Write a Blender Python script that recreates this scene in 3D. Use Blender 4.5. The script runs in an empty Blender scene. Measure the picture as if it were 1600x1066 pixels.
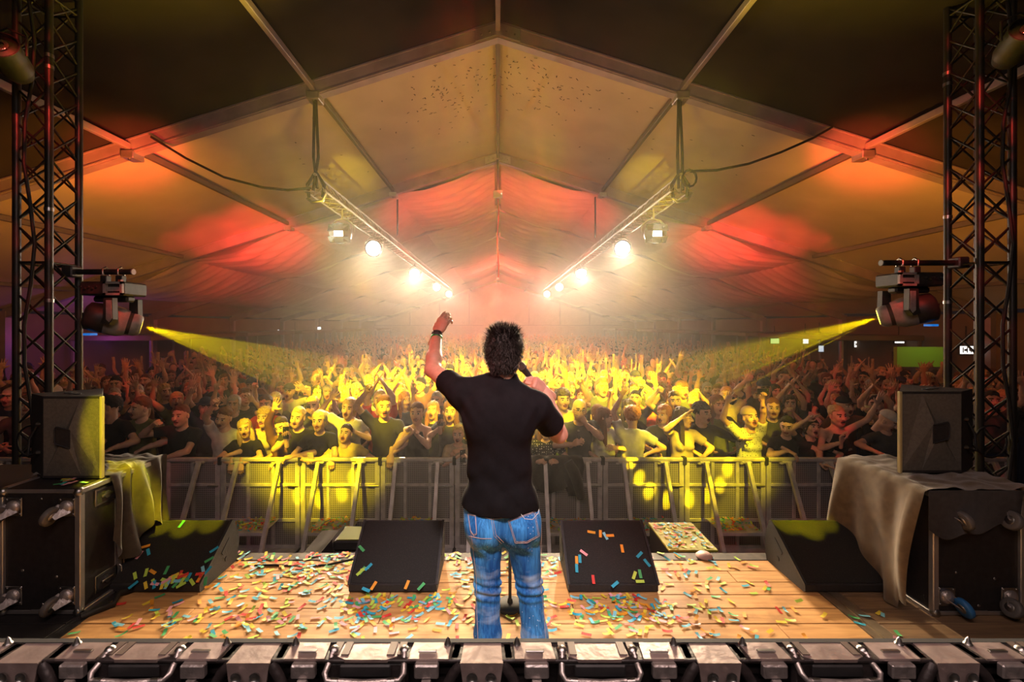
import bpy, math, random
import numpy as np
from mathutils import Vector, Matrix
from mathutils.bvhtree import BVHTree
random.seed(7); rng = np.random.default_rng(7)
S = bpy.context.scene; COL = S.collection
F = 711.0; VX, VY, CZ = 778.0, 508.0, 2.8
def P(px, py, D):                       # photo pixel at depth D -> point of the tent (camera looks along +Y)
    return Vector(((px-VX)/F*D, D, CZ-(py-VY)/F*D))
# ---------------- camera, world, exposure ----------------
cam = bpy.data.objects.new('camera', bpy.data.cameras.new('camera')); COL.objects.link(cam)
cam.location = (0, 0, CZ); cam.rotation_euler = (math.pi/2, 0, 0)
cam.data.sensor_width = 36; cam.data.lens = F/1600*36
cam.data.shift_x = (800-VX)/1600; cam.data.shift_y = -(533-VY)/1600
cam.data.clip_start = 0.05; cam.data.clip_end = 200
cam.data.dof.use_dof = True; cam.data.dof.focus_distance = 3.4; cam.data.dof.aperture_fstop = 9.0
S.camera = cam
w = bpy.data.worlds.new('night'); S.world = w; w.use_nodes = True
w.node_tree.nodes['Background'].inputs[0].default_value = (0.02, 0.018, 0.025, 1)
w.node_tree.nodes['Background'].inputs[1].default_value = 0.25
S.view_settings.view_transform = 'Standard'; S.view_settings.look = 'None'
S.view_settings.gamma = 1; S.view_settings.exposure = 0.0; S.view_settings.use_curve_mapping = False
c = S.cycles
c.max_bounces = 3; c.diffuse_bounces = 2; c.glossy_bounces = 2; c.transmission_bounces = 2; c.volume_bounces = 0
c.transparent_max_bounces = 6; c.sample_clamp_indirect = 3; c.caustics_reflective = False; c.caustics_refractive = False
c.use_denoising = True
# ---------------- lights ----------------
def aim(o, t):
    o.rotation_euler = (Vector(t)-o.location).to_track_quat('-Z', 'Y').to_euler()
def spot(name, loc, target, power, color, deg, blend=0.3, size=0.05):
    l = bpy.data.lights.new(name, 'SPOT'); l.energy = power; l.color = color
    l.spot_size = math.radians(deg); l.spot_blend = blend; l.shadow_soft_size = size
    o = bpy.data.objects.new(name, l); COL.objects.link(o); o.location = loc; aim(o, target); return o
def area(name, loc, target, power, color, sx, sy=None):
    l = bpy.data.lights.new(name, 'AREA'); l.energy = power; l.color = color; l.shape = 'RECTANGLE'; l.size = sx; l.size_y = sy or sx
    o = bpy.data.objects.new(name, l); COL.objects.link(o); o.location = loc; aim(o, target); return o
def point(name, loc, power, color, size=0.08):
    l = bpy.data.lights.new(name, 'POINT'); l.energy = power; l.color = color; l.shadow_soft_size = size
    o = bpy.data.objects.new(name, l); COL.objects.link(o); o.location = loc; return o
WARM = (1.0, 0.83, 0.62); YEL = (1.0, 0.74, 0.0); RED = (1.0, 0.05, 0.03)
BLD = [7.6, 9.6, 14.3, 19.4, 24.2]        # depths of the blinders on both lighting trusses
BLZ = [4.33, 4.42, 4.42, 4.43, 4.46]
BPOW = [560, 760, 1150, 1350, 1550]
for sx in (-1, 1):
    for i, (D, z, pw) in enumerate(zip(BLD, BLZ, BPOW)):
        spot('blinder_light', (sx*2.6, D-0.16, z-0.02), (sx*1.2, D-6, 3.3), pw, WARM, 46, 0.8, 0.07)
        if i in (1, 2): spot('blinder_stage_light', (sx*2.6, D-0.17, z-0.02), (sx*0.4, 2.9, 1.0), (2300, 3600)[i-1], (1.0, 0.74, 0.46), (42, 28)[i-1], 0.5, 0.07)
def gobo(o, scale, lo, hi, seed=0.0):          # break-up gobo: a noise pattern in the lamp's own beam
    l = o.data; l.use_nodes = True; nt = l.node_tree; N = nt.nodes; em = N['Emission']
    tc = N.new('ShaderNodeTexCoord'); mp = N.new('ShaderNodeMapping'); mp.inputs['Location'].default_value = (seed, seed*.7, 0)
    n = N.new('ShaderNodeTexNoise'); n.inputs['Scale'].default_value = scale; n.inputs['Detail'].default_value = 1.5
    r = N.new('ShaderNodeMapRange'); r.inputs['From Min'].default_value = lo; r.inputs['From Max'].default_value = hi; r.inputs['To Min'].default_value = 0.0; r.inputs['To Max'].default_value = 1.0
    nt.links.new(tc.outputs['Normal'], mp.inputs[0]); nt.links.new(mp.outputs[0], n.inputs['Vector']); nt.links.new(n.outputs['Fac'], r.inputs['Value']); nt.links.new(r.outputs[0], em.inputs['Strength'])
    return o
# yellow and red fixtures high above the stage front
for i, (x, tx, ty, pw, dg) in enumerate(((-2.6, -2.3, 6.6, 9000, 24), (2.8, 2.6, 6.6, 9000, 24), (-1.6, -2.2, 10.0, 22000, 26), (1.6, 2.3, 10.0, 22000, 26), (0.0, 0.2, 8.5, 16000, 28), (0.0, 0.0, 14, 22000, 32))):
    gobo(spot('front_yellow_light', (x, 1.3, 5.9), (tx, ty, 1.3), pw, YEL, dg, 0.6, 0.03), 9 if ty < 12 else 22, .42, .62, i*3.1)
for i, (x, tx, ty, pw, dg) in enumerate(((-0.6, -1.6, 13, 8000, 34), (0.6, 1.9, 12, 8000, 34), (0, 0, 25, 26000, 34), (-1.5, -7, 10, 900, 50), (1.5, 7, 10, 900, 50))):
    gobo(spot('front_red_light', (x, 1.4, 5.8), (tx, ty, 1.5), pw, RED, dg, 0.7, 0.03), 20, .48, .66, i*2.3)
# bright yellow gobo beads thrown on barrier and front row
GOB = [(430,722),(434,752),(462,770),(496,776),(530,766),(548,742),(556,716), (985,690),(990,716),(1003,742),(1018,762),(1045,776),(1080,776),(1108,768),(1128,752),(1140,728),(1142,700)]
for gx, gy in GOB:
    spot('gobo_light', ((-2.9 if gx < 778 else 2.9), 1.4, 5.8), P(gx, gy, 5.65), 16000, YEL, 1.5, 0.9, 0.008)
# red and amber uplights on the tent
for sx in (-1, 1):
    spot('red_frame_light', (sx*3.0, 4.7, 3.6), P(778+sx*570, 250, 6.6), 1500, RED, 28, 0.9, 0.1)
    spot('red_frame_light', (sx*3.3, 4.4, 3.6), P(778+sx*370, 368, 11.6), 6500, RED, 15, 0.9, 0.1)
    spot('red_frame_light', (sx*3.3, 4.4, 3.6), P(778+sx*430, 378, 11.8), 4500, RED, 12, 0.9, 0.1)
    spot('red_lining_light', (sx*2.2, 8.5, 3.4), P(778+sx*360, 410, 13.5), 2600, RED, 36, 0.9, 0.1)
    spot('red_lining_light', (sx*0.8, 10.5, 3.2), (sx*1.5, 13.5, 6.0), 900, (1.0, 0.08, 0.05), 75, 1.0, 0.1)
    spot('orange_roof_light', (sx*3.6, 4.9, 3.3), (sx*8.6, 9.0, 5.6), 760, (1.0, 0.34, 0.03), 78, 1.0, 0.2)
    spot('amber_roof_light', (sx*1.0, 4.6, 3.0), (sx*1.8, 9.4, 7.2), 240, (1.0, 0.50, 0.08), 84, 1.0, 0.2)
    spot('amber_purlin_light', (sx*1.4, 5.2, 3.0), (sx*2.6, 3.2, 6.1), 900, (1.0, 0.70, 0.03), 70, 1.0, 0.1)
for sx in (-1, 1): spot('pink_arch_light', (sx*1.0, 3.8, 3.4), (sx*2.6, 6.6, 6.2), 60, (1.0, 0.45, 0.55), 70, 1.0, 0.1)
point('red_depth_light', (0, 30, 4.5), 900, (1.0, 0.12, 0.08), 0.3)
spot('red_fence_light', (0, 32, 5.2), (0, 45.4, 1.6), 8000, RED, 80, 0.9, 0.2)
for x, y, z, pw, dg in ((-2.5,3.40,1.33,3500,2.6),(-2.32,3.38,1.32,3500,2.4),(-2.14,3.40,1.33,3000,2.2),(2.16,3.41,1.33,3500,2.6),(2.30,3.37,1.3,3500,2.4),(2.44,3.41,1.33,2600,2.2),(-2.7,3.2,1.8,3500,4.5),(-2.56,3.3,1.6,3200,3.2),(-2.62,2.95,1.78,3000,2.4)):
    spot('yellow_stage_streak', (x*.55, 1.4, 6.2), (x, y, z), pw, (1.0, 0.84, 0.0), dg, 0.8, 0.01)
point('purple_bar_light', (-11, 12.5, 2.3), 10, (0.6, 0.1, 1.0), 0.2)
area('stage_back_light', (-0.5, -1.6, 5.4), (0, 2.6, 0.6), 24, (1.0, 0.80, 0.76), 1.6, 0.6)
spot('singer_back_light', (0.3, -0.6, 5.6), (0.05, 2.35, 1.7), 1000, (1.0, 0.78, 0.76), 26, 0.8, 0.15)
spot('red_side_light', (-2.8, 0.9, 4.4), (-0.3, 2.5, 2.55), 330, RED, 16, 0.6, 0.05); spot('pink_side_light', (2.8, 0.7, 3.6), (0.3, 2.45, 2.3), 150, (1.0, 0.25, 0.4), 14, 0.6, 0.05)
for sx in (-1, 1): spot('truss_yellow_light', (sx*1.2, 2.8, 2.6), (sx*2.6, 7.6, 4.85), 2200, YEL, 11, 0.9, 0.02)
area('fixture_row_light', (0, 0.2, 4.6), (0, 1.0, 2.0), 48, (1.0, 0.68, 0.62), 3.0, 0.4)
# ---------------- materials ----------------
def new_mat(name):
    m = bpy.data.materials.new(name); m.use_nodes = True
    return m, m.node_tree, m.node_tree.nodes['Principled BSDF']
def mat(name, col, rough=0.6, metal=0.0, var=0.0, scale=8.0, bump=0.0, bscale=60.0, spec=0.5, stretch=(1,1,1), col2=None, sheen=0.0):
    m, nt, b = new_mat(name)
    b.inputs['Base Color'].default_value = (*col, 1); b.inputs['Roughness'].default_value = rough
    b.inputs['Metallic'].default_value = metal; b.inputs['Specular IOR Level'].default_value = spec
    if sheen: b.inputs['Sheen Weight'].default_value = sheen
    if var or bump or col2:
        tc = nt.nodes.new('ShaderNodeTexCoord'); mp = nt.nodes.new('ShaderNodeMapping'); mp.inputs['Scale'].default_value = stretch
        nt.links.new(tc.outputs['Object'], mp.inputs[0])
    if var or col2:
        n = nt.nodes.new('ShaderNodeTexNoise'); n.inputs['Scale'].default_value = scale; n.inputs['Detail'].default_value = 5
        nt.links.new(mp.outputs[0], n.inputs['Vector'])
        r = nt.nodes.new('ShaderNodeValToRGB'); r.color_ramp.elements[0].position = 0.35; r.color_ramp.elements[1].position = 0.65
        c2 = col2 or tuple(min(1, x*(1+var)) for x in col); c1 = col if col2 else tuple(x*(1-var) for x in col)
        r.color_ramp.elements[0].color = (*c1, 1); r.color_ramp.elements[1].color = (*c2, 1)
        nt.links.new(n.outputs['Fac'], r.inputs[0]); nt.links.new(r.outputs[0], b.inputs['Base Color'])
    if bump:
        n = nt.nodes.new('ShaderNodeTexNoise'); n.inputs['Scale'].default_value = bscale; n.inputs['Detail'].default_value = 4
        nt.links.new(mp.outputs[0], n.inputs['Vector'])
        bp = nt.nodes.new('ShaderNodeBump'); bp.inputs['Strength'].default_value = bump; bp.inputs['Distance'].default_value = 0.01
        nt.links.new(n.outputs['Fac'], bp.inputs['Height']); nt.links.new(bp.outputs[0], b.inputs['Normal'])
    return m
def emis(name, col, strength):
    m, nt, b = new_mat(name)
    b.inputs['Base Color'].default_value = (*col, 1)
    b.inputs['Emission Color'].default_value = (*col, 1); b.inputs['Emission Strength'].default_value = strength
    return m
# ---------------- mesh helpers ----------------
def ortho(d):
    d = Vector(d).normalized(); a = Vector((0,0,1)) if abs(d.z) < 0.9 else Vector((1,0,0))
    u = d.cross(a).normalized(); return u, d.cross(u).normalized()
class MB:
    def __init__(s): s.v = []; s.f = []; s.m = []; s.s = []
    def add(s, vs, fs, m=0, smooth=False, M=None):
        n = len(s.v)
        s.v += [tuple(M @ Vector(v)) if M else tuple(v) for v in vs]
        s.f += [tuple(i+n for i in f) for f in fs]; s.m += [m]*len(fs); s.s += [smooth]*len(fs); return s
    def box(s, a, b, m=0, M=None, bev=0.0):
        x0,y0,z0 = a; x1,y1,z1 = b
        if bev <= 0:
            vs = [(x0,y0,z0),(x1,y0,z0),(x1,y1,z0),(x0,y1,z0),(x0,y0,z1),(x1,y0,z1),(x1,y1,z1),(x0,y1,z1)]
            fs = [(3,2,1,0),(4,5,6,7),(0,1,5,4),(1,2,6,5),(2,3,7,6),(3,0,4,7)]
            return s.add(vs, fs, m, False, M)
        c = [((x0+bev, x1-bev), (y0+bev, y1-bev), (z0+bev, z1-bev))]
        vs = []; idx = {}
        for ix in (0,1):
            for iy in (0,1):
                for iz in (0,1):
                    p = ((x0,x1)[ix],(y0,y1)[iy],(z0,z1)[iz]); q = (c[0][0][ix],c[0][1][iy],c[0][2][iz])
                    for ax in range(3):
                        v = list(q); v[ax] = p[ax]; idx[(ix,iy,iz,ax)] = len(vs); vs.append(tuple(v))
        fs = []
        for ax in range(3):
            o = [k for k in range(3) if k != ax]
            for e in (0,1):
                r = []
                for (a1,b1) in ((0,0),(1,0),(1,1),(0,1)):
                    k = [0,0,0]; k[ax] = e; k[o[0]] = a1; k[o[1]] = b1; r.append(idx[(*k,ax)])
                fs.append(tuple(r) if (e == 1) == (ax != 1) else tuple(reversed(r)))
        for ax in range(3):                       # edge bevels along ax
            o = [k for k in range(3) if k != ax]
            for a1 in (0,1):
                for b1 in (0,1):
                    k0 = [0,0,0]; k0[o[0]] = a1; k0[o[1]] = b1; k1 = list(k0); k1[ax] = 1
                    q = [idx[(*k0,o[0])], idx[(*k1,o[0])], idx[(*k1,o[1])], idx[(*k0,o[1])]]
                    fs.append(tuple(q))
        for ix in (0,1):
            for iy in (0,1):
                for iz in (0,1): fs.append(tuple(idx[(ix,iy,iz,k)] for k in range(3)))
        s.add(vs, fs, m, False, M); s.fix = True; return s
    def cyl(s, a, b, r, r2=None, n=10, m=0, caps=True, smooth=True):
        a = Vector(a); b = Vector(b); r2 = r if r2 is None else r2
        u, v = ortho(b-a); vs = []; fs = []
        for i in range(n):
            t = 2*math.pi*i/n; d = u*math.cos(t)+v*math.sin(t); vs += [a+d*r, b+d*r2]
        for i in range(n):
            j = (i+1) % n; fs.append((2*i, 2*j, 2*j+1, 2*i+1))
        s.add(vs, fs, m, smooth)
        if caps:
            s.add([vs[2*i] for i in range(n)], [tuple(range(n))[::-1]], m); s.add([vs[2*i+1] for i in range(n)], [tuple(range(n))], m)
        return s
    def tube(s, pts, r, n=8, m=0):
        pts = [Vector(p) for p in pts]; vs = []; fs = []; N = len(pts)
        rr = r if isinstance(r, (list, tuple)) else [r]*N
        u = None
        for i, p in enumerate(pts):
            d = (pts[min(i+1,N-1)]-pts[max(i-1,0)])
            if u is None: u, v = ortho(d)
            else:
                d.normalize(); u = (u-d*u.dot(d)).normalized(); v = d.cross(u)
            for k in range(n):
                t = 2*math.pi*k/n; vs.append(p+(u*math.cos(t)+v*math.sin(t))*rr[i])
        for i in range(N-1):
            for k in range(n):
                j = (k+1) % n; fs.append((i*n+k, i*n+j, (i+1)*n+j, (i+1)*n+k))
        s.add(vs, fs, m, True); s.add(vs[:n], [tuple(range(n))[::-1]], m); s.add(vs[-n:], [tuple(range(n))], m); return s
    def lathe(s, prof, n=20, m=0, M=None, smooth=True):   # prof: (r, z)
        vs = []; fs = []
        for i in range(n):
            t = 2*math.pi*i/n
            for r, z in prof: vs.append((r*math.cos(t), r*math.sin(t), z))
        k = len(prof)
        for i in range(n):
            j = (i+1) % n
            for q in range(k-1): fs.append((i*k+q, j*k+q, j*k+q+1, i*k+q+1))
        return s.add(vs, fs, m, smooth, M)
    def prism(s, poly, d, m=0, M=None):    # poly: list of 3D points in a plane, extruded by vector d
        n = len(poly); d = Vector(d); vs = [Vector(p) for p in poly]; vs += [p+d for p in vs]
        fs = [tuple(range(n))[::-1], tuple(range(n, 2*n))]+[(i, (i+1)%n, n+(i+1)%n, n+i) for i in range(n)]
        s.fix = True
        return s.add(vs, fs, m, False, M)
    def grid(s, fn, nu, nv, m=0, smooth=True):
        vs = [fn(i/nu, j/nv) for i in range(nu+1) for j in range(nv+1)]
        fs = [(i*(nv+1)+j, (i+1)*(nv+1)+j, (i+1)*(nv+1)+j+1, i*(nv+1)+j+1) for i in range(nu) for j in range(nv)]
        return s.add(vs, fs, m, smooth)
    def mesh(s, name, mats):
        me = bpy.data.meshes.new(name); me.from_pydata([tuple(v) for v in s.v], [], s.f)
        for x in (mats if isinstance(mats, (list, tuple)) else [mats]): me.materials.append(x)
        me.polygons.foreach_set('material_index', s.m); me.polygons.foreach_set('use_smooth', s.s)
        if getattr(s, 'fix', False):
            import bmesh
            bm = bmesh.new(); bm.from_mesh(me); bmesh.ops.recalc_face_normals(bm, faces=bm.faces); bm.to_mesh(me); bm.free()
        me.update(); return me
    def build(s, name, mats, parent=None, loc=None):
        return obj(name, s.mesh(name, mats), parent, loc)
def obj(name, me, parent=None, loc=None, rot=None, scale=None):
    o = bpy.data.objects.new(name, me); COL.objects.link(o)
    if parent: o.parent = parent
    if loc is not None: o.location = loc
    if rot is not None: o.rotation_euler = rot
    if scale is not None: o.scale = scale
    return o
def tag(o, label=None, cat=None, group=None, kind=None):
    if label: o['label'] = label
    if cat: o['category'] = cat
    if group: o['group'] = group
    if kind: o['kind'] = kind
    return o
def thing(name, label, cat, loc=(0,0,0), rz=0, group=None):
    o = bpy.data.objects.new(name, None); COL.objects.link(o); o.empty_display_size = 0.1
    o.location = loc; o.rotation_euler = (0,0,rz); return tag(o, label, cat, group)
def struct(o): o['kind'] = 'structure'; return o
_unit = {}
def rod(name, a, b, r, m, parent=None, n=6):        # shared unit cylinder stretched between two points
    key = (m.name, n)
    if key not in _unit: _unit[key] = MB().cyl((0,0,0), (0,0,1), 1, n=n).mesh('rod', m)
    a = Vector(a); b = Vector(b); o = bpy.data.objects.new(name, _unit[key]); COL.objects.link(o)
    if parent: o.parent = parent
    o.location = a; o.scale = (r, r, (b-a).length); o.rotation_mode = 'QUATERNION'; o.rotation_quaternion = (b-a).to_track_quat('Z', 'Y'); return o
# palette
M_alu = mat('aluminium', (0.62,0.60,0.58), 0.38, 0.85, 0.12, 6, 0.15, 90)
M_frame = mat('tent_aluminium', (0.40,0.34,0.36), 0.5, 0.35, 0.15, 3, 0.1, 40)
M_black = mat('black_paint', (0.02,0.02,0.02), 0.5, 0.0, 0.3, 20, 0.2, 200)
M_truss = mat('black_truss', (0.05,0.048,0.045), 0.4, 0.6, 0.2, 12)
M_chrome = mat('chrome', (0.42,0.41,0.40), 0.33, 1.0, 0.1, 30)
M_rubber = mat('rubber', (0.03,0.03,0.032), 0.7)
M_ply = mat('black_laminate', (0.022,0.02,0.02), 0.45, 0, 0.25, 30, 0.25, 250)
M_steel = mat('worn_steel', (0.55,0.50,0.48), 0.4, 0.75, 0.25, 14, 0.3, 60)
M_cloth = mat('black_molton', (0.035,0.03,0.027), 0.95, 0, 0.2, 30, 0.4, 500, 0.1, sheen=0.3)
M_dark = mat('dark_plastic', (0.035,0.035,0.037), 0.45, 0, 0.2, 20)
M_grey = mat('grey_plastic', (0.30,0.28,0.27), 0.45, 0, 0.15, 20)
M_wire = mat('cable_rubber', (0.015,0.014,0.014), 0.6)
# ---------------- tent ----------------
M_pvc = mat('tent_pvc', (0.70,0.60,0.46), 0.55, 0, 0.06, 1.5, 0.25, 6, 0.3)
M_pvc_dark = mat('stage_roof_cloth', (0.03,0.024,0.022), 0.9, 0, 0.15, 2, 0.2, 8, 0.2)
M_lining = mat('white_roof_lining', (0.62,0.48,0.42), 0.7, 0, 0.06, 2, 0.15, 10, 0.2)
M_wall = mat('tent_wall_pvc', (0.26,0.18,0.13), 0.7, 0, 0.1, 1.2, 0.2, 5, 0.2)
M_ground = mat('trampled_ground', (0.07,0.055,0.045), 0.9, 0, 0.35, 3, 0.5, 20)
RZ0, SL = 6.93, 0.318                      # ridge underside height of the frames, slope
FR = [1.66+4.945*k for k in range(10)]     # frame depths
def rz(x): return RZ0-SL*abs(x)
def sag(u, v): return 0.035*math.sin(math.pi*u)*math.sin(math.pi*v)
for k in range(len(FR)-1):
    for sx in (-1, 1):
        g = MB().grid(lambda u, v: (sx*12.5*u, FR[k]+(FR[k+1]-FR[k])*v, rz(12.5*u)+0.26-2.0*sag((u*4.7)%1, v)), 40, 8)
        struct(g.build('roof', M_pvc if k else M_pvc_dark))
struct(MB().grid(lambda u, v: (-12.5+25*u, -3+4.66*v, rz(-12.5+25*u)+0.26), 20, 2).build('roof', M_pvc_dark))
for k, y in enumerate(FR):
    r = tag(thing('tent_frame', ['aluminium tent arch above the camera', 'large aluminium tent arch nearest the stage, from which the lighting trusses hang', 'second aluminium tent arch, with the small white box at its apex', 'third aluminium tent arch, where the red lining begins'][k] if k < 4 else
             '%s tent arch, deep in the haze' % ['fifth','sixth','seventh','eighth','ninth','tenth'][k-4], 'tent frame', (0, y, 0)), group='aluminium tent arches')
    for sx in (-1, 1):
        b = MB()
        a = [(0,-.07,RZ0),(0,-.07,RZ0+.25),(0,.07,RZ0+.25),(0,.07,RZ0)]
        e = [(sx*12.5,-.07,rz(12.5)),(sx*12.5,-.07,rz(12.5)+.25),(sx*12.5,.07,rz(12.5)+.25),(sx*12.5,.07,rz(12.5))]
        b.add(a+e, [(0,1,5,4),(1,2,6,5),(2,3,7,6),(3,0,4,7)]); b.fix = True
        for off in (0.02, 0.21):              # extruded keder ribs
            b.add([(0,-.085,RZ0+off),(0,-.085,RZ0+off+.02),(0,-.07,RZ0+off+.02),(0,-.07,RZ0+off),
                   (sx*12.5,-.085,rz(12.5)+off),(sx*12.5,-.085,rz(12.5)+off+.02),(sx*12.5,-.07,rz(12.5)+off+.02),(sx*12.5,-.07,rz(12.5)+off)], [(0,1,5,4),(1,2,6,5),(3,0,4,7)])
        b.build('rafter', M_frame, r)
        MB().box((sx*12.5-.09,-.09,0),(sx*12.5+.09,.09,rz(12.5)+.2)).build('upright', M_frame, r)
    MB().prism([(-.32,-.1,RZ0-.32*SL+.03),(0,-.1,RZ0+.03),(.32,-.1,RZ0-.32*SL+.03),(.32,-.1,RZ0-.32*SL+.2),(0,-.1,RZ0+.2),(-.32,-.1,RZ0-.32*SL+.2)], (0,.02,0)).build('ridge_plate', M_alu, r)
    for sx in (-.24,-.12,.12,.24): MB().cyl((sx,-.11,RZ0+.1-abs(sx)*SL),(sx,-.1,RZ0+.1-abs(sx)*SL),.014,n=8).build('bolt', M_chrome, r)
    if k in (1, 2):
        for sx in (-1, 1):
            for px in (2.65, 5.3):
                MB().box((sx*px-.09,-.11,rz(px)-.05),(sx*px+.09,.11,rz(px)+.06), bev=.01).build('purlin_bracket', M_alu, r)
                MB().cyl((sx*px,-.06,rz(px)-.07),(sx*px,-.06,rz(px)-.04),.02,n=8).build('bolt', M_chrome, r)
# purlins: one per bay and line
M_purl = mat('purlin_silhouette', (.16,.14,.12), .5, .3)  # darker copy for the inner bays: silhouette against the lit roof, put into the colour
pu2 = MB().box((-.035,0,-.045),(.035,4.8,.045), bev=.008).mesh('purlin', M_purl)
pu = MB().box((-.035,0,-.045),(.035,4.8,.045), bev=.008).mesh('purlin', M_frame)
for k in range(len(FR)-1):
    for j, px in enumerate((0, -2.65, 2.65, -5.3, 5.3, -7.95, 7.95, -10.6, 10.6)):
        struct(obj('purlin', pu2 if k else pu, None, (px, FR[k]+.07, rz(px)+.12)))
# sagging lining under the roof from the second arch inwards
for k in range(2, 8):
    for sx in (-1, 1):
        for (x0, x1) in ((0.1, 2.6), (2.6, 5.3), (5.3, 7.9), (7.9, 10.6)):
            amp = 0.30 if x0 > 2 else 0.22
            def fn(u, v, x0=x0, x1=x1, k=k, sx=sx, amp=amp):
                x = x0+(x1-x0)*u; fold = 0.035*math.sin(v*46+3*math.sin(u*5+k+x0))*math.sin(math.pi*u)**.5 + .018*math.sin(v*95+u*7)
                return (sx*x, FR[k]+.1+4.75*v, rz(x)+.06-amp*math.sin(math.pi*u)*(.55+.45*math.sin(math.pi*v))-.05*math.sin(math.pi*v)+fold*.8)
            struct(MB().grid(fn, 14, 60 if k < 4 else 36).build('ceiling_lining', M_lining))
struct(MB().box((-12.6, -3, -.05), (12.6, 47, 0)).build('floor', M_ground))
for sx, nm in ((-1, 'wall_left'), (1, 'wall_right')):
    g = MB().grid(lambda u, v: (sx*(12.55+.03*math.sin(u*120)), -3+50*u, 3.1*v), 160, 3); struct(g.build(nm, M_wall))
M_endwall = mat('end_wall_pvc', (0.55,0.47,0.44), 0.7, 0, 0.08, 2)
struct(MB().prism([(-12.5,46.3,0),(12.5,46.3,0),(12.5,46.3,3.0),(0,46.3,7.1),(-12.5,46.3,3.0)], (0,.05,0)).build('wall_far', M_endwall))
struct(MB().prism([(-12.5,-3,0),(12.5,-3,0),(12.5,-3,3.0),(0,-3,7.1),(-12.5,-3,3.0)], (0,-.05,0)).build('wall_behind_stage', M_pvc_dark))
for x in (-8.9, -5.9, -2.9, 3.15, 6.3, 9.3):
    struct(MB().box((x-.06,46.1,0),(x+.06,46.25,rz(x)+.1)).build('trim_gable_post', M_frame))
# low panelled fence across the far end
fence = thing('panel_fence', 'long pale red lit panel fence closing off the far end of the tent', 'fence', (0,45.4,0))
fp = MB().box((-.72,0,0),(.72,.04,2.72), bev=.01).mesh('panel', M_endwall)
for k in range(-8, 9): obj('panel', fp, fence, (k*1.47, 0, 0))
MB().box((-12.4,-.03,2.72),(12.4,.07,2.8)).build('top_rail', M_frame, fence)
# small white box at the second apex + hanging red ribbon
bx = thing('ceiling_box', 'small white box fixed under the apex of the second tent arch', 'box', (0.0, 11.45, 6.0))
MB().box((-.12,-.06,0),(.12,.06,.18), bev=.015).build('housing', mat('white_plastic', (.8,.78,.75), .5), bx)
MB().box((-.03,-.04,.18),(.03,.04,.95)).build('bracket', M_dark, bx); MB().cyl((.09,-.062,.09),(.09,-.06,.09),.012).build('lamp', emis('small_lamp', (1,.9,.7), 3), bx)
rb = MB().grid(lambda u, v: (.03*(u-.5)+.02*math.sin(v*9), 11.5+.35*v, 5.99-1.95*v), 2, 20).build('ribbon', mat('red_fabric', (.5,.02,.02), .7)); tag(rb, 'thin red ribbon hanging straight down from the second arch apex', 'ribbon')
# drop wires of the deeper frames
for sx, px, py0, py1 in ((-1, 621, 312, 368), (1, 930, 308, 372)):
    a = P(px, py0, 11.5); b = P(px, py1, 11.5); o = MB().cyl(a, b, .022).build('drop_rod', M_truss)
    tag(o, 'short dark rod hanging from the second arch, %s of the ridge' % ('left' if sx < 0 else 'right'), 'rod')
# confetti stuck under the white roof bay
CC = [(0.75,0.05,0.04),(0.90,0.38,0.03),(0.92,0.70,0.06),(0.55,0.80,0.10),(0.08,0.48,0.16),(0.03,0.42,0.62),(0.25,0.66,0.80),(0.88,0.42,0.48)]
CN = ['red','orange','yellow','lime green','green','blue','light blue','pink']
CM = [mat('paper_'+n.replace(' ','_'), c, .55) for n, c in zip(CN, CC)]
M_stuck = mat('stuck_paper', (.06,.05,.03), .8)
g = MB()
for _ in range(230):
    sx = random.choice((-1,1)); q = random.random()
    x = sx*abs(random.gauss(.75, .45)) if q < .8 else sx*random.uniform(.5, 4.6); y = random.gauss(7.9, .55) if q < .8 else random.uniform(7.2, 10.5)
    if not (FR[1]+.3 < y < FR[2]-.3): continue
    a = random.uniform(0, 3.14); L, W = random.uniform(.015,.03), .008
    u, v = ((abs(x)/12.5*4.7) % 1, (y-FR[1])/4.945)
    z = rz(x)+.26-2.0*sag(u, v)-.035; dx, dy = math.cos(a)*L, math.sin(a)*L; ex, ey = -math.sin(a)*W, math.cos(a)*W
    t = lambda ax, ay: (x+ax, y+ay, z-SL*sx*ax*1.0)
    g.add([t(-dx-ex,-dy-ey), t(dx-ex,dy-ey), t(dx+ex,dy+ey), t(-dx+ex,-dy+ey)], [(0,1,2,3)])
tag(g.build('stuck_confetti', M_stuck), 'dark specks of confetti stuck under the white roof near the ridge', 'confetti', kind='stuff')
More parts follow.
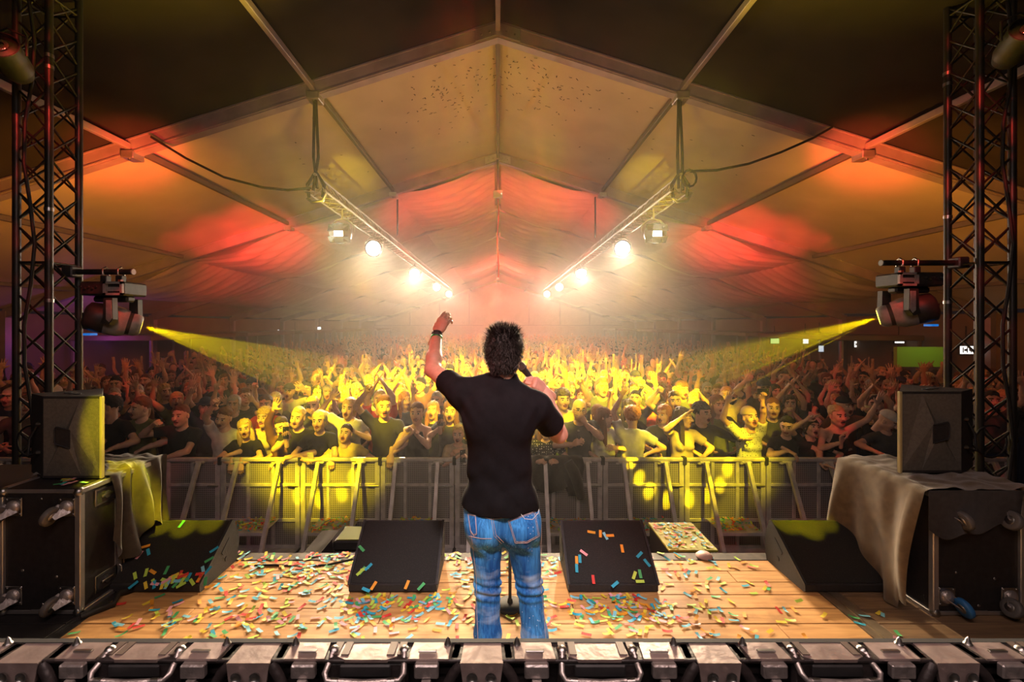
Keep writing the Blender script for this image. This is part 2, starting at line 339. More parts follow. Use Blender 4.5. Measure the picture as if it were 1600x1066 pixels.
# ---------------- lighting trusses ----------------
M_trussalu = mat('truss_aluminium', (.36,.34,.28), .4, .5, .1, 10)
M_lens = emis('blinder_lens', (1.0, 0.9, 0.74), 22)
M_strap = mat('black_strap', (.02,.018,.018), .9, 0, .2, 40)
for sx, side in ((-1, 'left'), (1, 'right')):
    t = thing('lighting_truss', '%s long triangular lighting truss hung under the roof, carrying five bright blinders' % side, 'truss', (sx*2.62, 6.5, 4.72), group='lighting trusses')
    ch = ((-.14, .0), (.14, .0), (0, .24)); L = 18.2
    for cx, cz in ch: MB().cyl((cx,0,cz),(cx,L,cz),.02,n=8).build('chord', M_trussalu, t)
    br = MB(); n = int(L/.3)
    for i in range(n):
        y0, y1 = i*.3, (i+1)*.3; a, b2, c3 = ch
        for p, q in ((a, c3), (b2, c3), (a, b2)):
            br.cyl((p[0], y0, p[1]), (q[0], y0+.15, q[1]), .009, n=4, caps=False); br.cyl((q[0], y0+.15, q[1]), (p[0], y1, p[1]), .009, n=4, caps=False)
    br.build('bracing', M_trussalu, t)['kind'] = 'stuff'
    # strap to the first arch + shackle
    s = thing('hoist_strap', 'black round sling holding up the near end of the %s lighting truss' % side, 'strap', (sx*2.62, 6.55, 4.72), group='hoist slings')
    zt = rz(2.65)-4.72
    MB().tube([(-.02*sx,0,.05),(-.035,0,.5),(-.02,0,zt-.02)], .02, 6).build('sling', M_strap, s); MB().tube([(.04*sx,0,.02),(.035,0,.5),(.0,0,zt-.02)], .02, 6).build('sling', M_strap, s)
    MB().tube([(-.1,0,-.08),(-.12,0,.1),(0,0,.3),(.12,0,.1),(.1,0,-.08)], .025, 6).build('basket', M_strap, s)
    MB().tube([(-.12,-.02,-.1),(-.05,-.02,-.16),(.1,-.02,-.14),(.16,-.02,-.02)], .022, 8).build('shackle', M_chrome, s)
    if sx > 0: MB().tube([(.12+.1*math.cos(a/12*6.283), -.04, .18+.12*math.sin(a/12*6.283)) for a in range(13)], .016, 6).build('cable_coil', M_wire, s)
    # sagging cable
    if sx < 0: pts = [P(x, y, 6.45) for x, y in ((236,214),(290,247),(350,277),(410,293),(450,297),(486,294))]
    else: pts = [P(x, y, 6.45) for x, y in ((1078,268),(1120,266),(1170,256),(1220,238),(1270,216),(1300,199))]
    tag(MB().tube(pts, .018, 6).build('sagging_cable', M_wire), 'black cable sagging from the first arch to the %s lighting truss' % side, 'cable', 'sagging cables')
    # blinders
    for i, (D, z) in enumerate(zip(BLD, BLZ)):
        b = thing('blinder', '%s glowing blinder on the %s lighting truss, counted from the stage' % (['first and nearest','second','third','fourth','fifth and farthest'][i], side), 'stage light', (sx*2.6, D, z), group='glowing blinders')
        M = Matrix.Rotation(math.radians(12), 4, 'X')
        MB().lathe([(0.0,.14),(.06,.14),(.12,.06),(.17,-.02),(.18,-.12),(.165,-.12),(.15,-.02)], 20, M=M @ Matrix.Rotation(math.pi/2, 4, 'X') @ Matrix.Scale(-1,4,(0,0,1))).build('housing', M_dark, b).location = (0,0,0)
        MB().lathe([(0,.0),(.15,.0)], 20, M=M @ Matrix.Translation((0,-.10,0)) @ Matrix.Rotation(math.pi/2, 4, 'X')).build('lens', M_lens, b)
        if i == 0:
            for zz, an in ((.15, 50), (-.15, -50)):
                MM = M @ Matrix.Translation((0,-.12,zz)) @ Matrix.Rotation(math.radians(an), 4, 'X')
                MB().box((-.17,-.14,-.004),(.17,0,.004), M=MM).build('barn_door', M_dark, b)
            for xx, an in ((.17, 55), (-.17, -55)):
                MM = M @ Matrix.Translation((xx,-.12,0)) @ Matrix.Rotation(math.radians(-an if xx < 0 else -an), 4, 'Z')
                MB().box((-.004,-.12,-.13),(.004,0,.13), M=MM).build('barn_door', M_dark, b)
        MB().tube([(-.2,0,0),(-.2,0,.12),(-.1,0,.22),(0,0,.24),(.1,0,.22),(.2,0,.12),(.2,0,0)], .012, 6).build('yoke', M_trussalu, b)
        MB().cyl((0,0,.24),(0,0,4.74-z),.016).build('clamp', M_trussalu, b)
# ---------------- stage deck ----------------
def wood(name, c1, c2):
    m, nt, b = new_mat(name); N = nt.nodes; L = nt.links
    tc = N.new('ShaderNodeTexCoord'); oi = N.new('ShaderNodeObjectInfo'); mp = N.new('ShaderNodeMapping')
    mp.inputs['Scale'].default_value = (1.2, 14, 14)
    sc = N.new('ShaderNodeMath'); sc.operation = 'MULTIPLY'; sc.inputs[1].default_value = 31.0
    cx = N.new('ShaderNodeCombineXYZ'); ad = N.new('ShaderNodeVectorMath'); ad.operation = 'ADD'
    L.new(oi.outputs['Random'], sc.inputs[0]); L.new(sc.outputs[0], cx.inputs[0]); L.new(sc.outputs[0], cx.inputs[1])
    L.new(tc.outputs['Object'], ad.inputs[0]); L.new(cx.outputs[0], ad.inputs[1]); L.new(ad.outputs[0], mp.inputs[0])
    n = N.new('ShaderNodeTexNoise'); n.inputs['Scale'].default_value = 2.2; n.inputs['Detail'].default_value = 8; n.inputs['Distortion'].default_value = 0.6
    L.new(mp.outputs[0], n.inputs['Vector']); r = N.new('ShaderNodeValToRGB')
    r.color_ramp.elements[0].position = .33; r.color_ramp.elements[0].color = (*c2, 1); r.color_ramp.elements[1].position = .6; r.color_ramp.elements[1].color = (*c1, 1)
    L.new(n.outputs['Fac'], r.inputs[0])
    n2 = N.new('ShaderNodeTexNoise'); n2.inputs['Scale'].default_value = 3.5; n2.inputs['Detail'].default_value = 6; L.new(ad.outputs[0], n2.inputs['Vector'])
    r2 = N.new('ShaderNodeValToRGB'); r2.color_ramp.elements[0].position = .28; r2.color_ramp.elements[0].color = (.35,.28,.22,1); r2.color_ramp.elements[1].position = .45; r2.color_ramp.elements[1].color = (1,1,1,1)
    L.new(n2.outputs['Fac'], r2.inputs[0])
    mx = N.new('ShaderNodeMixRGB'); mx.blend_type = 'MULTIPLY'; mx.inputs[0].default_value = .55; L.new(r.outputs[0], mx.inputs[1]); L.new(r2.outputs[0], mx.inputs[2])
    L.new(mx.outputs[0], b.inputs['Base Color']); b.inputs['Roughness'].default_value = .55; b.inputs['Specular IOR Level'].default_value = .3
    bp = N.new('ShaderNodeBump'); bp.inputs['Strength'].default_value = .2; bp.inputs['Distance'].default_value = .004; L.new(n.outputs['Fac'], bp.inputs['Height']); L.new(bp.outputs[0], b.inputs['Normal'])
    return m
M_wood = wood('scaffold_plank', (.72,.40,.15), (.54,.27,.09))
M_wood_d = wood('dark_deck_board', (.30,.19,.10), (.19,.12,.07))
stage = struct(thing('stage_deck', None, None, (0,0,0)))
struct(MB().box((-7,-2.9,.0),(7,3.48,.94)).build('stage_base', M_black))
struct(MB().box((-7,3.48,.90),(7,3.60,1.0), bev=.008).build('trim_stage_nose', mat('stage_nose', (.05,.04,.035), .6, 0, .4, 12)))
W = .147; cache = {}
def plank(x0, x1, y0, m):
    key = (round(x1-x0, 2), m.name)
    if key not in cache: cache[key] = MB().box((0,0,-.04),(x1-x0-.004, W-.005, 0), bev=.0025).mesh('plank', m)
    obj('plank', cache[key], stage, (x0, y0, 1.0+random.uniform(-.0015,.0015)))
r = 0; y = 3.48-W
while y > 0.7:
    cuts = [-2.52]
    x = -2.52+random.choice((.6, 1.2, 1.8))
    while x < 2.1: cuts.append(x); x += random.choice((1.2, 1.8, 2.4))
    cuts.append(2.16)
    for a, b in zip(cuts[:-1], cuts[1:]): plank(a, b, y, M_wood)
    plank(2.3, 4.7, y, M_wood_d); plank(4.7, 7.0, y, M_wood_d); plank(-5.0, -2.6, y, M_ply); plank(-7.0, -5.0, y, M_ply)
    y -= W; r += 1
rail = MB()
for x0, x1, z in ((2.16,2.185,1.004),(2.185,2.22,.998),(2.22,2.245,1.004),(2.25,2.295,1.0)): rail.box((x0, .7, .96),(x1, 3.48, z))
struct(rail.build('trim_deck_joint', mat('deck_joint', (.35,.28,.2), .4, .7, .2, 10)))
struct(MB().box((-2.6,.7,.95),(-2.52,3.48,1.002)).build('trim_deck_joint', M_black))
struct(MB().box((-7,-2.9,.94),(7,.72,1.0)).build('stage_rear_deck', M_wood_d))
# ---------------- confetti on the stage ----------------
def strip_mesh(L=.052, W=.019, curl=.004):
    me = MB().grid(lambda u, v: ((u-.5)*L, (v-.5)*W, curl*(2*u-1)**2), 4, 1)
    return me
CONF = [[strip_mesh(.058, .020, c).mesh('confetti', m) for c in (.001, .006)] for m in CM]
def conf_ok(x, y):
    return (-2.5 < x < 2.6) and not (3.02 < y < 3.46 and (abs(x+.70) < .34 or abs(x-.78) < .34 or -2.75 < x < -1.98 or x > 1.98))
WGT = [.12,.10,.20,.12,.10,.12,.14,.10]
pts = []
def dens(x, y):
    d = 1.0*math.exp(-((x+1.3)/1.3)**2) + .45*math.exp(-((x-.9)/1.2)**2) + .12
    if x > 1.5: d *= .45
    if 2.75 < y < 3.05 and (abs(x+.70) < .32 or abs(x-.78) < .32): d = 2.2
    if y > 3.25: d *= 1.6
    if y < 2.7: d *= .55
    return d
while len(pts) < 950:
    x, y = random.uniform(-2.7, 2.4), random.uniform(2.52, 3.58)
    if conf_ok(x, y) and random.random()*2.2 < dens(x, y): pts.append((x, y))
pts.sort(key=lambda p: p[1])
loose = MB()
def zone(x, y):
    base = zone0(x, y)
    if base.startswith('in front'): return base
    r_ = 'near stage edge' if y > 3.2 else 'halfway along' if y > 2.8 else 'near strobe panels'
    c_ = 'far left side' if x < -1.7 else 'left' if x < -1.0 else 'left of singer' if x < -.05 else 'right of singer' if x < .5 else 'right' if x < 1.3 else 'far right'
    return c_+', '+r_
zone0 = lambda x, y: ('in front of the left centre wedge' if abs(x+.7) < .36 and y < 3.05 else 'in front of the right centre wedge' if abs(x-.78) < .36 and y < 3.05 else 'on the planks left of the singer' if x < -.05 else 'on the planks right of the singer')
for i, (x, y) in enumerate(pts):
    c = rng.choice(8, p=WGT); a = random.uniform(0, 6.28)
    Mx = Matrix.Translation((x, y, 1.005+random.uniform(0,.004))) @ Matrix.Rotation(a, 4, 'Z') @ Matrix.Rotation(random.gauss(0,.12), 4, 'X') @ Matrix.Rotation(random.gauss(0,.07), 4, 'Y')
    if i < 290:
        o = obj('confetti', CONF[c][i % 2]); o.matrix_world = Mx
        g = '%s confetti strips lying %s' % (CN[c], zone(x, y)); tag(o, ('small %s confetti strip on the planks, %s' % (CN[c], zone(x, y))).replace('planks, in front', 'planks in front'), 'confetti', g)
    else:
        s_ = strip_mesh(.058,.020,.003); loose.add(s_.v, s_.f, int(c), True, Mx)
tag(loose.build('scattered_confetti', CM), 'many small coloured confetti strips strewn across the back half of the stage planks', 'confetti', kind='stuff')
# ---------------- wedge monitors ----------------
def grille_mat():
    m, nt, b = new_mat('monitor_grille'); N = nt.nodes; L = nt.links
    tc = N.new('ShaderNodeTexCoord'); n = N.new('ShaderNodeTexVoronoi'); n.inputs['Scale'].default_value = 160; L.new(tc.outputs['Object'], n.inputs['Vector'])
    r = N.new('ShaderNodeValToRGB'); r.color_ramp.elements[0].position = .10; r.color_ramp.elements[0].color = (.09,.075,.06,1); r.color_ramp.elements[1].position = .2; r.color_ramp.elements[1].color = (.010,.009,.008,1)
    L.new(n.outputs['Distance'], r.inputs[0]); L.new(r.outputs[0], b.inputs['Base Color']); b.inputs['Roughness'].default_value = .75
    bp = N.new('ShaderNodeBump'); bp.inputs['Strength'].default_value = .5; bp.inputs['Distance'].default_value = .003; L.new(n.outputs['Distance'], bp.inputs['Height']); L.new(bp.outputs[0], b.inputs['Normal'])
    return m
M_grille = grille_mat(); M_cab = mat('textured_cabinet', (.024,.021,.02), .6, 0, .2, 60, .6, 300)
def wedge(x0, x1, label, W_=None):
    cx = (x0+x1)/2; w_ = (x1-x0)/2
    t = thing('stage_monitor', label, 'wedge monitor', (cx, 3.05, 1.0), 0, 'black wedge monitors along the stage edge')
    prof = [(.0,.015),(.02,.0),(.44,.0),(.47,.16),(.41,.315),(.375,.33),(.0,.055)]      # (y, z)
    MB().prism([(-w_, a, b) for a, b in prof], (2*w_,0,0)).build('cabinet', M_cab, t)
    d = Vector((0, .375, .275)).normalized(); n = Vector((0,-d.z,d.y))
    a = Vector((0,.0,.055))
    g = MB().grid(lambda u, v: tuple(Vector(((u*2-1)*(w_-.012),0,0))+a+d*(.012+.44*v)+n*(.006+.006*math.sin(math.pi*v))), 12, 12); g.build('grille', M_grille, t)
    for sx in (-1, 1):
        e = MB(); e.box((sx*w_-.008, 0, 0),(sx*w_+.008, .463, .012), M=Matrix.Translation(a+n*.0) @ Matrix.Rotation(math.atan2(.275,.375), 4, 'X')); e.build('edge_trim', M_dark, t)
        MB().prism([(sx*(w_+.001), .24,.15),(sx*(w_+.001), .33,.22),(sx*(w_+.001), .345,.2),(sx*(w_+.001), .255,.13)], (sx*.003,0,0)).build('handle_slot', M_rubber, t)
        MB().cyl((sx*w_,.3,.08),(sx*(w_+.004),.3,.08),.018,n=10).build('stand_socket', M_rubber, t)
    return t
wedge(-2.62, -2.0, 'far left wedge monitor with a heap of confetti on its grille')
wedge(-1.0, -.41, 'wedge monitor left of the singer with few confetti strips')
wedge(.475, 1.075, 'wedge monitor right of the singer dotted with spread confetti strips')
wedge(2.06, 2.66, 'far right wedge monitor with a clean bare grille')
def on_wedge(px, py, x0):     # point on grille plane seen at photo pixel
    d = Vector(((px-VX)/F, 1, -(py-VY)/F)); dd = Vector((0,.375,.275)).normalized(); n = Vector((0,-dd.z,dd.y))
    a = Vector((0,3.05,1.055))+n*.017; o = Vector((0,0,CZ)); t = (a-o).dot(n)/d.dot(n); return o+d*t
ang = math.atan2(.275,.375)
WC = [(924,832,1,170),(938,835,1,80),(953,838,1,2),(946,838,6,110),(972,858,1,88),(912,865,7,-40),(901,876,1,85),(906,874,5,85),(901,889,5,85),(927,906,0,88),(961,914,5,35),(999,868,5,40),(1011,880,5,-60),(991,900,3,60),(1000,898,4,88),(1000,909,3,0),
      (565,858,4,-40),(563,895,3,50),(566,892,4,60),(570,890,3,20),(576,887,5,50),(572,922,5,-20),(584,916,1,65),(636,915,1,75),(658,917,4,50)]
for _ in range(34):
    u = random.gauss(.55, .22); v = abs(random.gauss(0, .22)); WC.append((215+u*105+v*25, 916-v*70, int(rng.choice(8)), random.uniform(0,180)))
WC += [(228,855,1,20),(232,863,5,-50),(218,868,7,80),(335,860,5,45),(327,875,4,40),(325,892,5,70),(284,820,4,80)]
for i, (px, py, c, a) in enumerate(WC):
    p = on_wedge(px, py, 0); o = obj('confetti', CONF[c][0])
    o.matrix_world = Matrix.Translation(p+Vector((0,-.001,.002))*(1+i%3)) @ Matrix.Rotation(ang, 4, 'X') @ Matrix.Rotation(math.radians(a), 4, 'Z')
    w_ = 'the far left wedge monitor' if px < 500 else 'the wedge monitor left of the singer' if px < 778 else 'the wedge monitor right of the singer'
    tag(o, '%s confetti strip on the grille of %s' % (CN[c], w_), 'confetti', '%s confetti on %s' % (CN[c], w_))
# ---------------- mic stand ----------------
ms = thing('microphone_stand', 'black straight microphone stand on a round base behind the singer legs', 'microphone stand', (.077, 2.9, 1.0))
MB().lathe([(0,.0),(.085,.0),(.088,.008),(.085,.026),(.02,.034),(0,.034)], 28).build('base', M_rubber, ms)
MB().cyl((0,0,.03),(0,0,.06),.02,.014).build('collar', M_dark, ms); MB().cyl((0,0,.05),(0,0,.85),.0105).build('pole', M_dark, ms)
MB().cyl((0,0,.83),(0,0,.93),.016).build('clutch', M_rubber, ms); MB().cyl((0,0,.9),(0,0,1.4),.007).build('inner_pole', M_chrome, ms); MB().cyl((0,0,1.4),(0,-.05,1.44),.018,.014).build('clip', M_dark, ms)
tag(MB().tube([P(x, y, 3.4) for x, y in ((398,884),(430,883),(470,886),(510,883),(530,879),(552,874))], .008, 6).build('stage_cable', M_wire), 'black cable lying along the stage front edge left of centre', 'cable')
tag(MB().lathe([(0,.0),(.06,.0),(.062,.012),(.045,.03),(0,.033)], 16, M=Matrix.Translation((1.60,3.53,1.0)) @ Matrix.Scale(1.0,4)).build('tape_roll', mat('pink_tape', (.7,.45,.42), .5)), 'small round pinkish tape roll on the stage edge near the far right wedge', 'tape roll')
# ---------------- flight cases and speakers ----------------
def part_obj(name, mb, mats, parent, M=None):
    o = mb.build(name, mats, parent)
    if M is not None: o.matrix_local = M
    return o
M_wheel = mat('grey_wheel', (.13,.12,.11), .5); M_bluew = mat('blue_wheel', (.03,.16,.4), .5)
def add_caster(t, x, z, y, s, blue=False):      # on a face that looks toward the camera (-Y)
    pl = MB().box((-.052,-.008,-.058),(.052,0,.058), bev=.003)
    for a in (-1,1):
        for b in (-1,1): pl.cyl((a*.04,-.012,b*.045),(a*.04,-.008,b*.045),.007,n=6)
    pl = part_obj('caster_plate', pl, M_chrome, t, Matrix.Translation((x,y,z)))
    fk = MB().lathe([(.04,0),(.042,.012),(.03,.026),(0,.03)], 16, M=Matrix.Rotation(math.pi/2, 4, 'X'))
    d = Vector((s*.050,-.060,-.036))
    ax = Vector((.35*s,0,-1)).normalized().cross(Vector((0,1,0))).normalized()
    for e in (-.024,.024): fk.prism([Vector((-.016,-.02,.016))+ax*e, Vector((.018,-.02,-.016))+ax*e, d+Vector((.010,-.006,-.010))+ax*e, d+Vector((-.010,-.006,.010))+ax*e], ax*.004)
    fk.build('caster_fork', M_steel, pl)
    Mw = Matrix.Translation(d) @ ax.to_track_quat('Z','Y').to_matrix().to_4x4()
    MB().lathe([(.0,-.016),(.03,-.016),(.053,-.016),(.057,-.01),(.057,.01),(.053,.016),(.03,.016),(0,.016)], 24, M=Mw).build('wheel', M_bluew if blue else M_wheel, pl)
    MB().lathe([(0,-.019),(.024,-.019),(.027,-.016),(.027,.016),(.024,.019),(0,.019)], 16, M=Mw).build('hub', M_chrome, pl)
def butterfly(t, M):      # recessed butterfly latch, local plane XZ facing -Y
    d = MB().box((-.085,-.004,-.055),(.085,0,.055), bev=.002); d = part_obj('latch_dish', d, M_chrome, t, M)
    MB().box((-.07,-.006,-.042),(.07,-.003,.042)).build('recess', M_dark, d)
    MB().cyl((0,-.014,0),(0,-.004,0),.024,n=14).build('twist_cam', M_chrome, d); MB().box((-.045,-.016,-.008),(.045,-.008,.008), bev=.003).build('butterfly_wing', M_chrome, d)
    MB().tube([(.1,-.004,-.04),(.1,-.02,-.03),(.1,-.02,.03),(.1,-.004,.04)], .005, 6).build('catch', M_chrome, d)
def flight_case(x0, x1, y0, y1, z1, label, inner, blue=False, side_latches=True):
    cx = (x0+x1)/2; t = thing('flight_case', label, 'flight case', (cx, y0, 1.0), 0, 'black flight cases lying on their sides')
    w_ = (x1-x0)/2; d = y1-y0; h = z1-1.0
    MB().box((-w_,0,.01),(w_,d,h), bev=.006).build('body', M_ply, t)
    for sx in (-1,1):
        for zz in (0.012, h-.012): MB().box((sx*w_-.022,-.006,zz-.016),(sx*w_+.022,d+.004,zz+.016), bev=.004).build('edge_profile', M_alu, t)
        for yy in (0, d): MB().box((sx*w_-.018,yy-.018,.03),(sx*w_+.018,yy+.018,h-.03), bev=.004).build('corner_profile', M_alu, t)
        for zz in (.02, h-.02): MB().lathe([(0,.03),(.02,.026),(.03,.0),(.02,-.026),(0,-.03)], 10, M=Matrix.Translation((sx*(w_-.005),.0,zz))).build('ball_corner', M_chrome, t)
        MB().box((sx*w_-.003-.003,d*.45,.04),(sx*w_+.006,d*.45+.05,h-.04)).build('lid_profile', M_alu, t)
    for zz in (.015, h-.015): MB().box((-w_+.02,-.006,zz-.012),(w_-.02,.012,zz+.012), bev=.003).build('front_profile', M_alu, t)
    for a, b in ((-.35,.35),(.3,.3),(-.3,-.15),(.25,-.2),(0,.42),(.02,-.42)):
        MB().lathe([(0,.004),(.007,.003),(.009,0)], 10, M=Matrix.Translation((a*w_*1.6,-.001,h/2+b*h)) @ Matrix.Rotation(math.pi/2,4,'X')).build('rivet', M_chrome, t)
    MB().box((-.06,-.008,.01),(.06,0,.03)).build('label_plate', M_alu, t)
    for zz in (.12, h-.11):
        for sx in (-1,1): add_caster(t, sx*(w_-.075), zz, -.002, -1 if not blue else (1 if sx < 0 else -1), blue and sx < 0 and zz < .2)
    if side_latches:
        R = Matrix.Rotation(math.pi/2*inner, 4, 'Z')
        for yy in (d*.33, d*.72):
            for zz in (.12, h-.10): butterfly(t, Matrix.Translation((inner*(w_+.002), yy, zz)) @ R)
    return t
flight_case(-3.08, -2.60, 2.83, 3.40, 1.78, 'black flight case on its side at far left, four wheels facing the camera', 1)
flight_case(-3.72, -3.12, 2.80, 3.40, 1.76, 'black flight case cut off by the left picture edge', 1, side_latches=False)
flight_case(2.70, 3.24, 2.82, 3.38, 1.76, 'black flight case at far right half covered by a draped cloth, with blue wheel', -1, True, False)
def speaker(x0, x1, y0, y1, z0, z1, label, hs):
    cx = (x0+x1)/2; w_ = (x1-x0)/2; h = z1-z0; d = y1-y0
    t = thing('loudspeaker', label, 'speaker', (cx, y0, z0), 0, 'black loudspeakers on the flight cases')
    s = hs
    MB().prism([(s*w_,0,0),(-s*w_,0,0),(s*w_*.62,d*.98,0),(s*(w_+.2),d*.32,0)], (0,0,h)).build('cabinet', M_cab, t)
    # bevelled side relief around the recessed handle
    rel = MB(); s = hs
    rel.add([(s*w_*.97,-.002,h*.97),(-s*w_*.28,-.002,h*.97),(-s*w_*.02,-.028,h*.62),(-s*w_*.02,-.028,h*.36),(-s*w_*.3,-.002,h*.03),(s*w_*.97,-.002,h*.03)], [(0,1,2,3,4,5)])
    rel.add([(-s*w_*.28,-.002,h*.97),(-s*w_*.95,-.002,h*.97),(-s*w_*.95,-.002,h*.03),(-s*w_*.3,-.002,h*.03),(-s*w_*.02,-.028,h*.36),(-s*w_*.02,-.028,h*.62)], [(0,1,2,5),(5,2,3,4)]); rel.fix = True
    rel.build('side_panel', mat('speaker_side_lit', (.14,.125,.10), .55, 0, .15, 50, .5, 300), t)  # paler than the cabinet: the light falling on this face is painted in
    MB().prism([(-s*w_*.05,-.03,h*.60),(s*w_*.42,-.03,h*.64),(s*w_*.46,-.03,h*.62),(s*w_*.46,-.03,h*.44),(s*w_*.42,-.03,h*.42),(-s*w_*.05,-.03,h*.37)], (0,.006,0)).build('handle_recess', M_cab, t)
    MB().tube([(-s*w_*.03,-.033,h*.6),(s*w_*.42,-.033,h*.63),(s*w_*.45,-.033,h*.6),(s*w_*.45,-.033,h*.45),(s*w_*.40,-.033,h*.43),(-s*w_*.03,-.033,h*.38)], .004, 5).build('handle', M_rubber, t)
    MB().box((-w_*s-.009,-.012,0),(-w_*s+.009,.012,h), bev=.003).build('grille_edge', mat('grille_edge', (.5,.42,.2), .5, .2), t)  # yellow light catching the grille edge is put into its colour
    for k in range(3): MB().cyl((s*(.05+.06*k),.09+.03*k,h),(s*(.05+.06*k),.09+.03*k,h+.006),.022,n=12).build('top_socket', M_rubber, t)
    for k in range(2):
        MB().cyl((s*(w_+.0),.05,h*(.3+.35*k)),(s*(w_+.07),.03,h*(.3+.35*k)),.013,n=10).build('connector', M_chrome, t)
    MB().tube([(s*(w_+.07),.03,h*.3),(s*(w_+.13),.03,h*.25),(s*(w_+.15),.06,h*.45),(s*(w_+.09),.06,h*.65)], .009, 6).build('signal_lead', M_wire, t)
speaker(-3.0, -2.61, 3.0, 3.38, 1.79, 2.33, 'black loudspeaker standing on the left flight case', -1)
speaker(2.72, 3.14, 3.08, 3.46, 1.80, 2.35, 'black loudspeaker standing on the draped case at right', 1)
# draped cloths
def nz(x, y): return math.sin(x*3.1+1.3*math.sin(y*2.3))*math.sin(y*2.7+1.1*math.sin(x*1.9))
def cloth_r(u, v):     # u: along y (front to back), v: over the top then down the inner side
    y = 2.80+.72*u
    if v < .42:
        a = v/.42; return (3.3-.65*a, y, 1.79+.01*nz(a*6, u*8)+.006*math.sin(a*18+u*5))
    a = (v-.42)/.58; x = 2.65-.02-.05*math.sin(a*2.5)*(1+.5*math.sin(u*16))-.03*math.sin(u*21+a*2)*a
    z = 1.79-a*(.78 if u > .12 else .72); 
    return (x-.06*a*(1-u)-.04*math.sin(u*9)*a, y-.03*a*math.sin(u*5), z)
o = MB().grid(cloth_r, 60, 60).build('draped_cloth', mat('amber_lit_cloth', (.15,.10,.05), .95, 0, .15, 20, .4, 500, .1, sheen=.4)); tag(o, 'large dark cloth draped over the right flight cases down to the stage', 'cloth')  # dark cloth with amber light from the left put into its colour
flap = MB().grid(lambda u, v: (2.63+.62*u, 2.80-.022-.02*math.sin(u*8)*v, 1.79-v*(.20+.13*math.sin(u*3.0+.3)*(1-u)+.02*math.sin(u*14)) if u < .9 else 1.79-v*.1*(1-u)*10*.2), 40, 14).build('front_flap', M_cloth, o)
cl = MB()
def cloth_l(u, v):
    y = 3.02+.50*u
    if v < .4: a = v/.4; return (-3.1+.52*a, y, 1.80+.012*nz(a*7, u*9)+(.03 if .3 < u < .5 else 0)*math.sin(a*8)**2)
    a = (v-.4)/.6; z = 1.80-a*(.42+.14*math.sin(u*7)+.2*u); x = -2.575+.03*math.sin(u*26)*(.3+a)+.04*a
    return (x, y+.03*math.sin(a*4+u*9), z)
o = MB().grid(cloth_l, 70, 50).build('folded_cloth', mat('dark_cloth', (.06,.05,.035), .85, 0, .15, 20, .4, 300, .2, sheen=.3)); tag(o, 'dark cloth lying folded over the left flight case and hanging down beside the wedge', 'cloth')
cab = MB().tube([(-2.55,2.78,1.015),(-2.45,2.9,1.02),(-2.5,3.0,1.03),(-2.42,3.1,1.02),(-2.5,3.25,1.02)], .02, 6).build('cable_bundle', M_wire); tag(cab, 'black cable bundle on the floor by the left flight case', 'cable')
for i in range(9):
    c = int(rng.choice(8)); o = obj('confetti', CONF[c][0], None, (random.uniform(-2.85,-2.6), random.uniform(2.88,3.0), 1.792), (0,0,random.uniform(0,3)))
    tag(o, '%s confetti strip on top of the left flight case' % CN[c], 'confetti', '%s confetti on the left case' % CN[c])
# ---------------- stage trusses ----------------
def tower(xn, side, label):
    t = thing('truss_tower', label, 'truss', (xn, 4.0, 1.0), 0, 'black box truss towers beside the stage')
    s = .285; H = 5.4
    cs = [(0,0),(s,0),(0,s),(s,s)]
    for cx, cy in cs: rod('chord', (cx,cy,0), (cx,cy,H), .030, M_truss, t, 10)
    n = 18; p = H/n
    for (a, b) in ((0,1),(0,2),(1,3),(2,3)):
        A, B = cs[a], cs[b]
        for i in range(n):
            rod('brace', (*A, i*p+.02), (*B, (i+1)*p-.02), .010, M_truss, t, 5); rod('brace', (*B, i*p+.02), (*A, (i+1)*p-.02), .010, M_truss, t, 5)
    for z in (.02, 2.35, 4.7):
        for (a, b) in ((0,1),(0,2),(1,3),(2,3)): rod('cross_bar', (*cs[a], z), (*cs[b], z), .012, M_truss, t, 6)
    for z in (2.0, 2.8, 4.05, 4.15):
        cx, cy = cs[1 if side < 0 else 2]; MB().cyl((cx,cy,z),(cx,cy,z+.03),.035,n=10).build('coupler', M_chrome, t)
    MB().box((-.1,-.1,-.0),(s+.1,s+.1,.02)).build('base_plate', M_truss, t)
    return t
tower(-4.23, -1, 'black box truss tower at the left picture edge carrying a moving head')
tower(4.235, 1, 'black box truss tower at the right picture edge carrying a moving head')
for sx, x in ((-1, -4.05), (1, 4.4)):
    pts = [(x+.05*math.sin(k*1.3), 3.93, 5.6-k*.35) for k in range(14)]
    tag(MB().tube(pts, .014, 6).build('power_cable', M_wire), 'black power cable running down the %s truss tower' % ('left' if sx < 0 else 'right'), 'cable', 'cables on the truss towers')
    c = P(1548 if sx > 0 else 52, 690, 3.96)
    pts = [c+Vector((.14*math.cos(a/16*5.5+1), 0, .14*math.sin(a/16*5.5+1))) for a in range(17)]
    tag(MB().tube(pts, .008, 6).build('coiled_cable', M_wire), 'thin coiled cable loop beside the %s loudspeaker' % ('left' if sx < 0 else 'right'), 'cable', 'coiled cables')
